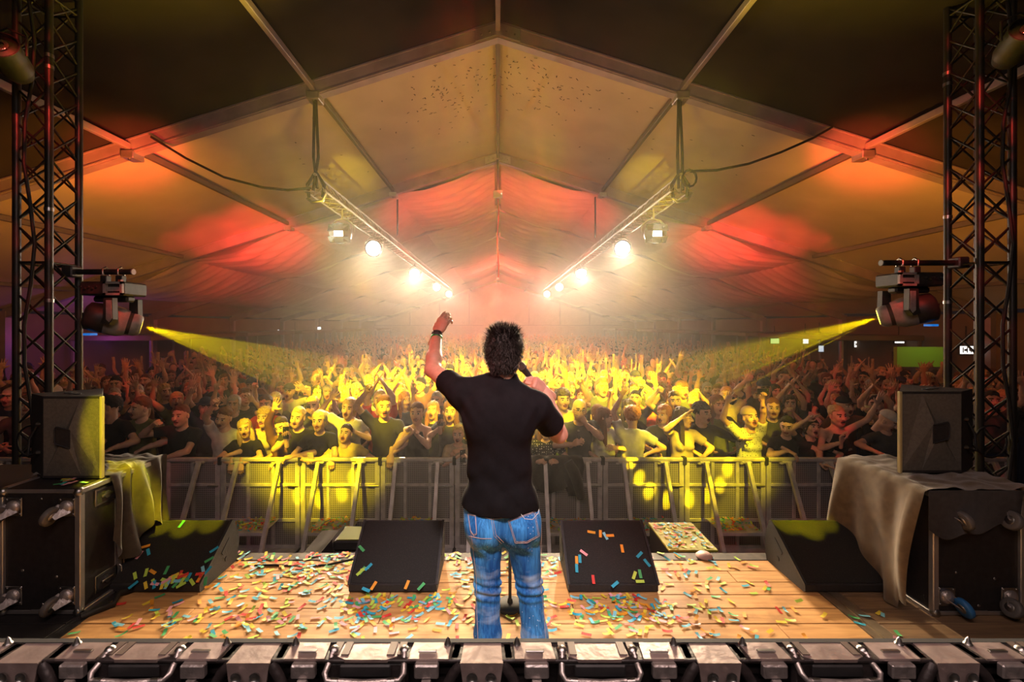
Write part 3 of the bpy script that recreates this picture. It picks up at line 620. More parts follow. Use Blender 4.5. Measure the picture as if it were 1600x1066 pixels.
# horizontal pipes with moving heads
M_head = mat('moving_head_grey', (.17,.145,.13), .45, 0, .1, 20); M_headd = mat('moving_head_black', (.03,.027,.025), .5, 0, .2, 20)
def moving_head(sx):
    end = P(208 if sx < 0 else 1377, 425 if sx < 0 else 411, 4.2); D = 4.2
    xb = -3.93 if sx < 0 else 4.25
    pp = thing('support_pipe', 'horizontal black pipe clamped to the %s truss tower, holding a moving head' % ('left' if sx < 0 else 'right'), 'pipe', (xb, D, end.z), 0, 'moving head pipes')
    MB().cyl((0,0,0),(end.x-xb,0,0),.026,n=14).build('pipe', M_truss, pp); MB().cyl((end.x-xb-.004*sx*-1,0,0),(end.x-xb-sx*.006,0,0),.027,n=14).build('pipe_end', M_grey, pp)
    MB().box((-.05,-.06,-.05),(.05,.06,.05), bev=.01).build('swivel_clamp', M_dark, pp)
    cx = P(177 if sx < 0 else 1418, 0, D).x; top = end.z
    t = thing('moving_head', 'grey moving head lamp hung at %s, throwing a yellow beam inward' % ('left' if sx < 0 else 'right'), 'stage light', (cx, D, top), 0, 'moving heads')
    q = -sx                                   # +1: beam to the right
    for k in (-1, 1):
        MB().tube([(k*.07,-.03,-.03),(k*.07,-.035,.02),(k*.07,0,.042),(k*.07,.035,.02),(k*.07,.03,-.03)], .011, 6).build('hook_clamp', M_chrome, t)
        MB().box((k*.07-.03,-.03,-.10),(k*.07+.03,.03,-.035), bev=.006).build('clamp_body', M_headd, t)
    # base: black electronics block and bright framed panel on the beam side
    MB().box((-.19*1,-.14,-.225),(.21,.14,-.10), bev=.015).build('base', M_headd, t)
    fx = q*.13
    fr = MB()
    for a, b in (((-.085,-.225),(.085,-.205)),((-.085,-.125),(.085,-.105)),((-.085,-.225),(-.06,-.105)),((.065,-.225),(.085,-.105))):
        fr.box((fx+a[0],-.165,a[1]),(fx+b[0],-.14,b[1]))
    fr.build('base_frame', M_grey, t); MB().box((fx-.06,-.15,-.19),(fx+.065,-.141,-.15), bev=.003).build('display', M_grey, t)
    MB().box((q*.18-.012,-.15,-.105),(q*.18+.012,-.12,-.085)).build('red_button', mat('red_plastic', (.6,.08,.03), .5), t)
    for k in range(5): MB().cyl((-q*(.03+.035*k),-.141,-.15-.015*(k%2)),(-q*(.03+.035*k),-.155,-.15-.015*(k%2)),.01,n=8).build('connector', M_chrome, t)
    # yoke: cross arm and the two arms
    MB().box((-.15,-.05,-.28),(.17*1,.05,-.225), bev=.015).build('yoke_bridge', M_headd, t)
    ya = MB().prism([(q*.055,-.17,-.25),(q*.135,-.17,-.25),(q*.14,-.17,-.44),(q*.10,-.17,-.49),(q*.03,-.17,-.47),(q*.05,-.17,-.42)], (0,.055,0)); ya.build('yoke_arm', M_headd, t)
    MB().prism([(q*.085,-.178,-.27),(q*.13,-.178,-.27),(q*.135,-.178,-.43),(q*.11,-.178,-.465),(q*.085,-.178,-.44)], (0,.01,0)).build('arm_cover', M_grey, t)
    MB().prism([(q*.055,.115,-.25),(q*.135,.115,-.25),(q*.14,.115,-.44),(q*.10,.115,-.49),(q*.03,.115,-.47),(q*.05,.115,-.42)], (0,.055,0)).build('yoke_arm', M_headd, t)
    # head: tilted slightly down, lens on the beam side
    prof = [(.0,-.215),(.08,-.215),(.125,-.19),(.135,-.10),(.125,.0),(.105,.09),(.10,.15),(.085,.185),(.075,.20)]
    R = Matrix.Translation((-q*.01,.02,-.45)) @ Matrix.Rotation(math.radians(38)*q, 4, 'Z') @ Matrix.Rotation(math.radians(104)*q, 4, 'Y')
    o = MB().lathe(prof, 20, M=R).build('head_shell', M_headd, t)
    MB().lathe([(.128,-.06),(.137,-.05),(.137,.04),(.115,.10)], 20, M=R).build('side_shell', M_grey, o)
    MB().lathe([(.1,.12),(.107,.16),(.085,.205),(.07,.208)], 20, M=R).build('lens_ring', M_grey, o)
    MB().lathe([(0,.209),(.07,.208)], 20, M=R).build('lens', emis('yellow_lens', (1,.8,.05), 8), o)
    # its beam: a fan of thin yellow rays landing on the front of the crowd
    o0 = Vector((cx, D, top))+(R @ Vector((0,0,.218)))
    for k in range(8):
        a = k/7
        tg = Vector((-3.0+1.6*a, 7.2+5.7*a, 1.6-.2*a)) if sx < 0 else Vector((3.0+.1*a, 6.6+6.2*a, 1.6-.2*a))
        spot('moving_head_ray', o0, tg, 220000, YEL, 0.9, 0.5, 0.006)
    spot('moving_head_wash', o0, (sx*2.4, 8.6, 1.5), 16000, YEL, 17, 0.4, 0.01)
    for k in range(4): MB().box((-q*(.10+.02*k)-.006,-.135,-.46),(-q*(.10+.02*k)+.006,-.12,-.38)).build('cooling_fin', M_headd, o)
    MB().box((-q*.16-.03,-.1,-.585),(-q*.16+.03,-.02,-.565)).build('status_window', emis('blue_status', (.02,.25,.9), .5), o)
for sx in (-1, 1): moving_head(sx)
# par cans in the upper corners
for sx, (px, py) in ((-1, (12, 88)), (1, (1594, 64))):
    p = P(px, py, 3.6)
    t = thing('par_can', 'round lensed lamp hanging in the upper %s corner' % ('left' if sx < 0 else 'right'), 'stage light', p, 0, 'corner lamps')
    R = Matrix.Rotation(math.radians(70), 4, 'X') @ Matrix.Rotation(math.radians(-sx*20), 4, 'Y')
    MB().lathe([(0,-.2),(.08,-.2),(.11,-.12),(.12,.1),(.125,.11),(.115,.11)], 24, M=R).build('can', M_black, t)
    MB().lathe([(0,.105),(.06,.095),(.115,.075)], 24, M=R).build('lens', M_chrome, t)
    MB().lathe([(.03,.11),(.05,.113),(.055,.105)], 24, M=R).build('inner_ring', mat('glassy_lens', (.5,.35,.3), .1, .8), t)
    MB().tube([(-.15,0,0),(-.15,0,.15),(0,0,.22),(.15,0,.15),(.15,0,0)], .01, 6).build('yoke', M_black, t)
# ---------------- crowd barrier ----------------
def perf():
    m, nt, b = new_mat('perforated_sheet'); N = nt.nodes; L = nt.links
    tc = N.new('ShaderNodeTexCoord'); sp = N.new('ShaderNodeSeparateXYZ'); L.new(tc.outputs['Object'], sp.inputs[0]); out = []
    for ax in ('X','Z'):
        a = N.new('ShaderNodeMath'); a.operation = 'MULTIPLY'; a.inputs[1].default_value = 2*math.pi/.024; L.new(sp.outputs[ax], a.inputs[0])
        s = N.new('ShaderNodeMath'); s.operation = 'SINE'; L.new(a.outputs[0], s.inputs[0]); out.append(s)
    ad = N.new('ShaderNodeMath'); ad.operation = 'ADD'; L.new(out[0].outputs[0], ad.inputs[0]); L.new(out[1].outputs[0], ad.inputs[1])
    r = N.new('ShaderNodeValToRGB'); r.color_ramp.elements[0].position = .45; r.color_ramp.elements[0].color = (.40,.37,.36,1); r.color_ramp.elements[1].position = .75; r.color_ramp.elements[1].color = (.05,.04,.04,1)
    L.new(ad.outputs[0], r.inputs[0]); L.new(r.outputs[0], b.inputs['Base Color']); b.inputs['Roughness'].default_value = .55; b.inputs['Metallic'].default_value = .25
    return m
M_perf = perf(); BY = 5.7
M_bar = mat('barrier_aluminium', (.66,.62,.60), .5, .3, .15, 10, .2, 60)
joints = [1.31+1.02*k for k in range(6)]; cen = [-1.47+.9267*k for k in range(4)]; left = [-1.47-1.0*k for k in range(6)]
J = sorted(set([round(v, 3) for v in left+cen+joints]))
pos = lambda c: 'centre' if abs(c) < 1 else ('left' if c < 0 else 'right')
ordn = ['first','second','third','fourth','fifth','sixth']
nl = sum(1 for v in J if v < -1.4)
for i in range(len(J)-1):
    x0, x1 = J[i], J[i+1]; W2 = (x1-x0)/2; cx = (x0+x1)/2
    if abs(cx) < 1.35 and x1 <= 1.32 and x0 >= -1.48: lab = 'aluminium crowd barrier section %s the singer' % ('behind' if abs(cx) < .3 else 'just left of' if cx < 0 else 'just right of')
    else:
        k = int(round((-1.47-x1)/1.0)) if cx < 0 else int(round((x0-1.31)/1.02))
        lab = 'aluminium crowd barrier section, %s one out to the %s of the centre three' % (ordn[min(k,5)], 'left' if cx < 0 else 'right')
    t = thing('crowd_barrier', lab, 'barrier', (cx, BY, 0), 0, 'crowd barrier sections')
    MB().box((-W2+.004,-.03,1.09),(W2-.004,.03,1.14), bev=.012).build('top_rail', M_bar, t)
    for z in (.80,.36,.03): MB().box((-W2+.01,-.018,z-.02),(W2-.01,.018,z+.02), bev=.004).build('cross_rail', M_bar, t)
    for x in (-W2+.035, W2-.035): MB().box((x-.03,-.02,.02),(x+.03,.02,1.09), bev=.004).build('post', M_bar, t)
    for x in (-.155,.155): MB().box((x-.02,-.015,.03),(x+.02,.015,1.09), bev=.003).build('stile', M_bar, t)
    for z0, z1 in ((.82,1.09),(.38,.78),(.05,.34)):
        for a, b in ((-W2+.065,-.175),(-.135,.135),(.175,W2-.065)): MB().box((a,.004,z0),(b,.009,z1)).build('perforated_panel', M_perf, t)
    for x in (-.26,.26):
        MB().prism([(x-.022,-.035,1.09),(x+.022,-.035,1.09),(x+.022,-.56,.02),(x-.022,-.56,.02)], (0,-.042,.012)).build('brace', M_bar, t)
        MB().box((x-.06,-.05,1.075),(x+.06,-.005,1.10), bev=.006).build('brace_head', M_bar, t)
        MB().box((x-.09,-.055,1.07),(x-.06,-.02,1.085)).build('hinge_pin', M_bar, t)
    MB().box((-.245,-.42,.375),(.245,-.03,.39), bev=.003).build('step', M_bar, t)
    MB().box((-.245,-.425,.35),(.245,-.41,.39), bev=.003).build('step_edge', M_bar, t)
    MB().box((-W2+.02,-.6,.0),(W2-.02,.5,.012)).build('floor_plate', M_bar, t)
    MB().box((W2-.022,-.04,1.055),(W2+.022,.04,1.15), bev=.004).build('joint_clip', M_black, t)
    MB().cyl((W2-.15,-.026,.79),(W2-.02,-.026,.79),.01,n=6).build('latch_pin', M_chrome, t)
    if abs(cx) < 3.6:
        g = MB(); n = 150 if abs(cx) < 3.2 else 60
        for _ in range(n):
            s_ = strip_mesh(.045,.017,.004); Mx = Matrix.Translation((cx+random.uniform(-.23,.23), BY-random.uniform(.06,.4), .395+random.uniform(0,.025))) @ Matrix.Rotation(random.uniform(0,6.28), 4, 'Z') @ Matrix.Rotation(random.gauss(0,.35), 4, 'X') @ Matrix.Rotation(random.gauss(0,.25), 4, 'Y')
            g.add(s_.v, s_.f, int(rng.choice(8, p=[.14,.18,.24,.16,.12,.06,.04,.06])), True, Mx)
        tag(g.build('confetti_pile', CM), 'confetti heap on the step of the '+lab.replace('aluminium crowd ','').replace(' out','').replace(' three','').replace(' one to',''), 'confetti', kind='stuff')
# pit floor objects and confetti
g = MB()
for _ in range(500):
    s_ = strip_mesh(.045,.018,.005); g.add(s_.v, s_.f, int(rng.choice(8)), True, Matrix.Translation((random.uniform(-4,4), random.uniform(3.8,5.1), .02+random.uniform(0,.01))) @ Matrix.Rotation(random.uniform(0,6.28), 4, 'Z'))
tag(g.build('pit_confetti', CM), 'confetti scattered over the ground of the pit behind the barrier', 'confetti', kind='stuff')
pb = thing('pit_box', 'low box topped with confetti in the pit, right of the singer', 'box', (1.75, 4.05, 0))
MB().box((-.22,0,0),(.2,.55,.78), bev=.01).build('case', M_ply, pb); MB().box((-.23,-.01,.78),(.21,.56,.80), bev=.004).build('lid', mat('board_top', (.42,.40,.05), .6, 0, .15, 8), pb)
g = MB()
for _ in range(110):
    s_ = strip_mesh(.045,.017,.004); g.add(s_.v, s_.f, int(rng.choice(8)), True, Matrix.Translation((1.74+random.uniform(-.2,.2), 4.05+random.uniform(.02,.52), .805+random.uniform(0,.01))) @ Matrix.Rotation(random.uniform(0,6.28), 4, 'Z'))
tag(g.build('box_confetti', CM), 'confetti covering the low pit box right of the singer', 'confetti', kind='stuff')
pl = thing('floor_light', 'angled black floor light with bright yellow green top, left of the centre left wedge', 'stage light', (-1.34, 3.95, .82))
MB().prism([(-.20,0,0),(-.10,0,.12),(-.09,0,.0)], (0,.3,0)).build('left_bracket', M_cloth, pl); MB().box((-.09,0,.02),(.16,.3,.10), bev=.01).build('housing', M_dark, pl)
MB().box((-.07,.02,.10),(.15,.28,.108)).build('top_panel', mat('yellow_green_panel', (.12,.14,.008), .7), pl); MB().prism([(.1,-.01,.0),(.18,-.01,.13),(.2,-.01,.0)], (0,.02,0)).build('right_bracket', M_dark, pl)
struct(MB().box((-1.7,3.85,0),(-.95,4.4,.82), bev=.01).build('trim_pit_riser', M_cloth))
# jacket over the rail
def jk(u, v):
    x = .33+.72*u; z = 1.155; y = BY
    if v < .25: a = v/.25; return (x, BY+.05-.1*a, 1.155+.012*math.sin(a*math.pi)+.004*math.sin(u*30))
    a = (v-.25)/.75; ln = .62*(1-.8*max(0, u-.5))**1 if u < .85 else .38
    ln = .30+.12*math.sin(u*4) if u < .72 else .46
    return (x+.02*math.sin(a*7), BY-.055-.02*math.sin(u*22)-.05*a, 1.15-a*ln)
jo = MB().grid(jk, 48, 24).build('jacket', M_cloth); tag(jo, 'dark jacket hung over the top rail of the barrier right of the singer', 'jacket')
MB().tube([(.86,BY-.1,1.12),(.93,BY-.12,1.0),(.98,BY-.13,.85),(1.02,BY-.13,.68)], [.06,.075,.065,.05], 12).build('sleeve', M_cloth, jo)
# ---------------- row of fixtures on the riser in front of the camera ----------------
M_plate = mat('scuffed_plate', (.60,.49,.46), .45, .55, .3, 9, .25, 30, col2=(.36,.28,.26)); M_brass = mat('brass_strip', (.25,.18,.12), .4, .6); M_insert = mat('insert', (.16,.12,.1), .5, .3); M_fx = mat('fixture_black', (.035,.028,.028), .45, .1, .3, 30, .2, 80)
YB = 1.035; ZT = 2.8-.696*YB          # back edge of the fixture tops
SP = .505
def fixture(cx, label):
    t = thing('led_strobe_panel', label, 'stage light', (cx, YB, ZT), 0, 'row of flat strobe panels along the riser edge')
    MB().box((-SP/2+.002,-.028,-.26),(SP/2-.002,-.002,-.012), bev=.004).build('housing', M_fx, t)
    MB().box((-SP/2+.001,-.052,-.012),(SP/2-.001,.0,-.004), bev=.002).build('rear_lip', M_fx, t)
    top = [(-.06,.055),(-.245,-.165)]
    # centre double-hole bracket
    MB().prism([(-.042,0,-.003),(.042,0,-.003),(.045,-.062,-.003),(-.045,-.062,-.003)], (0,0,-.006)).build('joining_plate', M_plate, t)
    MB().prism([(-.046,-.062,-.004),(.046,-.062,-.004),(.040,-.064,-.045),(-.040,-.064,-.045)], (0,.008,0)).build('bracket_face', M_plate, t)
    for s in (-1,1): MB().lathe([(0,.0),(.010,.001),(.012,.006)], 12, M=Matrix.Translation((s*.02,-.067,-.028)) @ Matrix.Rotation(math.pi/2,4,'X')).build('bolt_hole', M_chrome, t)
    for s in (-1,1):
        MB().prism([(s*.048,0,-.004),(s*.062,0,-.004),(s*.066,-.045,-.004),(s*.052,-.045,-.004)], (0,0,-.006)).build('groove_strip', M_brass, t)
        MB().prism([(s*.07,0,-.001),(s*.155,0,-.001),(s*.16,-.052,-.001),(s*.072,-.052,-.001)], (0,0,-.007)).build('corner_plate', M_plate, t)
        MB().lathe([(0,.016),(.0045,.010),(.006,.004),(.009,.0)], 12, M=Matrix.Translation((s*.078,-.006,.0))).build('locating_pin', M_chrome, t)
        MB().box((s*.118-.022,-.036,.0),(s*.118+.018,-.028,.004), bev=.001).build('plate_slot', M_chrome, t)
        MB().box((s*.118-.026,-.066,-.036),(s*.118+.026,-.05,-.006), bev=.003).build('latch_block', M_steel, t)
        MB().cyl((s*.118,-.066,-.036),(s*.118,-.066,-.062),.010,.016,n=10).build('latch_stem', M_steel, t); MB().cyl((s*.118,-.066,-.06),(s*.118,-.066,-.12),.012,n=10).build('latch_rod', M_steel, t)
        MB().tube([(s*.045,-.05,-.014),(s*.06,-.056,-.03),(s*.075,-.058,-.055),(s*.08,-.058,-.2)], .012, 6).build('side_rib', M_fx, t)
        for k in range(5): MB().box((s*.10-.03,-.036,-.045-.022*k),(s*.10+.04,-.029,-.035-.022*k)).build('cooling_fin', M_fx, t)
        for k in range(2): MB().box((s*(.178+.022*k)-.008,-.04,-.003),(s*(.178+.022*k)+.008,-.0,.0)).build('grey_insert', M_insert, t)
def handle_unit(cx, label):     # carrying handle between two plates, spanning the joint of two fixtures
    t = thing('case_handle', label, 'handle', (cx, YB, ZT), 0, 'carrying handles of the strobe panel row')
    MB().prism([(-.062,0,-.002),(.062,0,-.002),(.066,-.043,-.002),(.045,-.053,-.002),(-.045,-.053,-.002),(-.066,-.043,-.002)], (0,0,-.007)).build('cover_plate', M_plate, t)
    MB().box((-.09,-.05,-.12),(.09,-.03,-.008), bev=.008).build('recess_frame', M_fx, t)
    MB().box((-.055,-.060,-.036),(.055,-.054,-.010), bev=.003).build('inner_plate', M_dark, t)
    MB().tube([(-.078,-.03,.0),(-.081,-.045,-.012),(-.084,-.066,-.022),(-.076,-.076,-.031),(0,-.078,-.033),(.076,-.076,-.031),(.084,-.066,-.022),(.081,-.045,-.012),(.078,-.03,.0)], .0065, 8).build('bar', M_steel, t)
    for s in (-1,1):
        MB().lathe([(0,.006),(.008,.004),(.011,0)], 12, M=Matrix.Translation((s*.078,-.026,.002))).build('pivot_bolt', M_chrome, t)
        MB().cyl((s*.068,-.0765,-.0315),(s*.052,-.077,-.0322),.0085,n=10).build('end_sleeve', M_chrome, t); MB().cyl((s*.09,-.05,-.065),(s*.09,-.064,-.065),.012,n=10).build('side_bolt', M_chrome, t)
fxs = [-1.525, -1.03, -.535, -.035, .475, .985, 1.49]
fl = ['cut off at the left picture edge','second from the left picture edge','third from the left, left of the singer','centre one directly below the singer','right of the singer, third from the right','second from the right picture edge','cut off at the right picture edge']
for x, l in zip(fxs, fl): fixture(x, 'black strobe panel with scuffed metal plates, %s' % l)
for i, x in enumerate([(a+b)/2 for a, b in zip(fxs[:-1], fxs[1:])]): handle_unit(x, 'worn metal carrying handle between strobe panels, %s from the left' % ordn[i])
struct(MB().box((-2.2,YB-.02,1.0),(2.2,YB+.004,ZT-.012)).build('trim_riser_face', M_black))
struct(MB().box((-2.2,YB-.9,ZT-.32),(2.2,YB-.02,ZT-.28)).build('trim_riser_deck', M_black))
struct(MB().box((-2.2,YB-.001,ZT-.012),(2.2,YB+.012,ZT-.001)).build('trim_riser_edge', M_rubber))
# ---------------- bars and signs far away ----------------
def lit_panel(name, px, py, D, w_, h_, col, st, label, cat, marks=False):
    p = P(px, py, D); t = thing(name, label, cat, p)
    MB().box((-w_/2,-.03,-h_/2),(w_/2,.03,h_/2), bev=.01).build('frame', M_dark, t); MB().box((-w_/2+.03,-.04,-h_/2+.03),(w_/2-.03,-.03,h_/2-.03)).build('lit_face', emis('lit_'+name, col, st), t)
    if marks:
        for k in range(3): MB().box((-w_*.3+k*w_*.25,-.05,-h_*.28),(-w_*.3+k*w_*.25+w_*.06,-.041,h_*.28)).build('mark', M_black, t)
        for k in range(2): MB().box((-w_*.2+k*w_*.3,-.05,-.03),(-w_*.05+k*w_*.3,-.041,.03)).build('mark', M_black, t)
    MB().cyl((0,0,h_/2),(0,0,h_/2+.5),.015,n=6).build('hanger', M_dark, t)
lit_panel('bar_sign', 1509, 547, 12, .42, .26, (1,.93,.85), 2.5, 'small white lit sign with dark marks behind the right truss tower', 'sign', True)
lit_panel('bar_sign', 1338, 538, 16, .24, .26, (1,.93,.85), 2.2, 'tiny white lit sign with dark marks above the crowd beside the right beam', 'sign', True)
lit_panel('bar_lamp', 1404, 535, 14, .34, .10, (1,.97,.9), 3, 'flat white lamp above the bar right of the right beam', 'lamp')
lit_panel('bar_screen', 1403, 557, 14, .34, .30, (.75,.95,.85), 1.2, 'pale greenish lit screen under the flat white lamp', 'screen')
lit_panel('bar_lamp', 1280, 527, 17, .3, .09, (1,.97,.9), 3, 'small white lamp far back above the crowd on the right', 'lamp')
lit_panel('bar_screen', 1282, 545, 17, .24, .28, (.8,.9,1), .8, 'dim bluish screen far back on the right', 'screen')
lit_panel('bar_screen', 1258, 532, 17.5, .26, .3, (.9,.95,.9), 1.2, 'small bright screen far back on the right, left of the small lamp', 'screen')
lit_panel('bar_screen', 1210, 533, 19, .4, .26, (.5,.9,.3), .8, 'green tinted screen far back on the right', 'screen')
lit_panel('bar_lamp', 461, 519, 26, 1.3, .14, (.95,.95,1), 2.5, 'long thin white lamp far back on the left', 'lamp')
lit_panel('bar_screen', 433, 519, 26, .3, .35, (.9,.95,1), 1.5, 'small white lit panel at the left end of the long thin lamp', 'screen')
lit_panel('exit_lamp', 499, 513, 28, .25, .2, (.9,.97,1), 3, 'tiny round white lamp far back on the left', 'lamp')
struct(MB().box((10.0,11.4,1.75),(11.3,11.5,2.25)).build('trim_bar_front', mat('lime_banner', (.35,.6,.08), .6)))
spot('lime_bar_light', (10.6, 10.4, 2.8), (10.6, 11.4, 1.9), 14, (.8,1,.3), 90, .8, .1)
for sx, x0 in ((-1, -12.3), (1, 9.8)):
    for k in range(6):
        b = thing('bar_stall', 'dim wooden bar stall along the %s tent wall, %s from the stage' % ('left' if sx < 0 else 'right', ordn[k]), 'stall', (x0, 13+k*5, 0), 0, 'bar stalls along the tent walls')
        MB().box((0,0,0),(2.4,4.2,1.05), bev=.02).build('counter', M_ply, b); MB().box((0,0,2.35),(2.4,4.2,2.5), bev=.02).build('canopy', M_wall, b)
        for a in (.05, 2.3):
            for c_ in (.05, 4.1): MB().box((a,c_,1.05),(a+.06,c_+.06,2.35)).build('post', M_frame, b)
# ---------------- bodies: smooth distance fields meshed once per pose ----------------
def Vn(*a): return np.array(a, dtype=float)
class SDF:
    def __init__(s, lo, hi, h):
        s.lo = np.array(lo, float); s.h = h; s.n = np.ceil((np.array(hi)-s.lo)/h).astype(int)+1
        s.F = np.full(s.n, 1.0); s.ax = [s.lo[i]+h*np.arange(s.n[i]) for i in range(3)]
    def sub(s, lo, hi):
        i0 = np.clip(np.floor((np.array(lo)-s.lo)/s.h).astype(int), 0, s.n-1); i1 = np.clip(np.ceil((np.array(hi)-s.lo)/s.h).astype(int)+1, 1, s.n)
        sl = tuple(slice(a, b) for a, b in zip(i0, i1))
        return sl, np.meshgrid(*[s.ax[i][sl[i]] for i in range(3)], indexing='ij')
    def mix(s, sl, d, k, op):
        f = s.F[sl]
        if op == 'u':
            if k <= 0: s.F[sl] = np.minimum(f, d)
            else:
                hh = np.clip(.5+.5*(f-d)/k, 0, 1); s.F[sl] = f*(1-hh)+d*hh-k*hh*(1-hh)
        elif op == 's':
            d = -d
            if k <= 0: s.F[sl] = np.maximum(f, d)
            else:
                hh = np.clip(.5-.5*(f-d)/k, 0, 1); s.F[sl] = f*(1-hh)+d*hh+k*hh*(1-hh)
    def cap(s, a, b, ra, rb, k=.02, op='u', flat=False, sq=None):
        a = np.array(a, float); b = np.array(b, float); m = max(ra, rb)+k+.03
        sl, (X,Y,Z) = s.sub(np.minimum(a,b)-m, np.maximum(a,b)+m)
        if 0 in s.F[sl].shape: return
        d = b-a; L = math.sqrt((d*d).sum())+1e-9
        t = ((X-a[0])*d[0]+(Y-a[1])*d[1]+(Z-a[2])*d[2])/L/L; tc = np.clip(t, 0, 1)
        px, py, pz = X-a[0]-tc*d[0], Y-a[1]-tc*d[1], Z-a[2]-tc*d[2]
        if sq is not None: py = py*sq
        D = np.sqrt(px*px+py*py+pz*pz)-(ra+(rb-ra)*tc)
        if flat: D = np.maximum(D, (t-1)*L)
        s.mix(sl, D, k, op)
    def ell(s, c, r, k=.03, op='u', R=None):
        c = np.array(c, float); r = np.array(r, float); m = r.max()+k+.03
        sl, (X,Y,Z) = s.sub(c-m, c+m)
        if 0 in s.F[sl].shape: return
        X = X-c[0]; Y = Y-c[1]; Z = Z-c[2]
        if R is not None: X, Y, Z = (R[0][0]*X+R[1][0]*Y+R[2][0]*Z, R[0][1]*X+R[1][1]*Y+R[2][1]*Z, R[0][2]*X+R[1][2]*Y+R[2][2]*Z)
        k0 = np.sqrt((X/r[0])**2+(Y/r[1])**2+(Z/r[2])**2); k1 = np.sqrt((X/r[0]**2)**2+(Y/r[1]**2)**2+(Z/r[2]**2)**2)+1e-9
        s.mix(sl, k0*(k0-1)/k1, k, op)
    def cut(s, fn):                 # keep where fn <= 0
        X, Y, Z = np.meshgrid(*s.ax, indexing='ij'); s.F = np.maximum(s.F, fn(X, Y, Z))
    def disp(s, fn):
        X, Y, Z = np.meshgrid(*s.ax, indexing='ij'); s.F = s.F+fn(X, Y, Z)
    def mesh(s):
        F = s.F; ins = F < 0; nx, ny, nz = F.shape
        C = [ins[i:nx-1+i, j:ny-1+j, k:nz-1+k] for i in (0,1) for j in (0,1) for k in (0,1)]
        cnt = sum(c.astype(np.int8) for c in C); act = (cnt > 0) & (cnt < 8)
        I, J, K = np.nonzero(act); n = len(I); acc = np.zeros((n,3)); w_ = np.zeros(n)
        for ax in range(3):
            o1, o2 = [a for a in range(3) if a != ax]
            for p in (0,1):
                for q in (0,1):
                    d0 = [0,0,0]; d0[o1] = p; d0[o2] = q; d1 = list(d0); d1[ax] = 1
                    f0 = F[I+d0[0], J+d0[1], K+d0[2]]; f1 = F[I+d1[0], J+d1[1], K+d1[2]]
                    cr = (f0 < 0) != (f1 < 0); t = np.where(cr, f0/np.where(cr, f0-f1, 1), 0)
                    P_ = np.zeros((n,3)); P_[:,o1] = p; P_[:,o2] = q; P_[:,ax] = t
                    acc += P_*cr[:,None]; w_ += cr
        V = s.lo+s.h*(np.stack([I,J,K],1)+acc/w_[:,None])
        idx = -np.ones(act.shape, int); idx[I,J,K] = np.arange(n); Q = []
        for ax in range(3):
            o1, o2 = [(1,2),(2,0),(0,1)][ax]
            a = [slice(None)]*3; b = [slice(None)]*3; a[ax] = slice(0,-1); b[ax] = slice(1,None)
            for o in (o1, o2): a[o] = slice(1,-1); b[o] = slice(1,-1)
            A = ins[tuple(a)]; B = ins[tuple(b)]; E = np.nonzero(A != B); e = [x.copy() for x in E]; e[o1] += 1; e[o2] += 1
            def g(p, q):
                z = [x.copy() for x in e]; z[o1] -= p; z[o2] -= q; return idx[z[0], z[1], z[2]]
            q4 = np.stack([g(1,1), g(0,1), g(0,0), g(1,0)], 1); fl = ~A[E]; q4[fl] = q4[fl][:, ::-1]; Q.append(q4)
        Q = np.concatenate(Q) if Q else np.zeros((0,4), int); Q = Q[(Q >= 0).all(1)]
        return V, Q
def np_mesh(name, V, Q, mi, mats, smooth=True):
    me = bpy.data.meshes.new(name); me.vertices.add(len(V)); me.vertices.foreach_set('co', np.asarray(V, np.float32).ravel())
    k = Q.shape[1]; me.loops.add(Q.size); me.loops.foreach_set('vertex_index', Q.ravel().astype(np.int32)); me.polygons.add(len(Q))
    me.polygons.foreach_set('loop_start', np.arange(0, Q.size, k, dtype=np.int32)); 
    for x in mats: me.materials.append(x)
    me.polygons.foreach_set('material_index', np.asarray(mi, np.int32)); me.update(calc_edges=True)
    me.polygons.foreach_set('use_smooth', np.full(len(Q), smooth)); return me
def xf(M, V):
    M = np.array(M); return V @ M[:3,:3].T + M[:3,3]
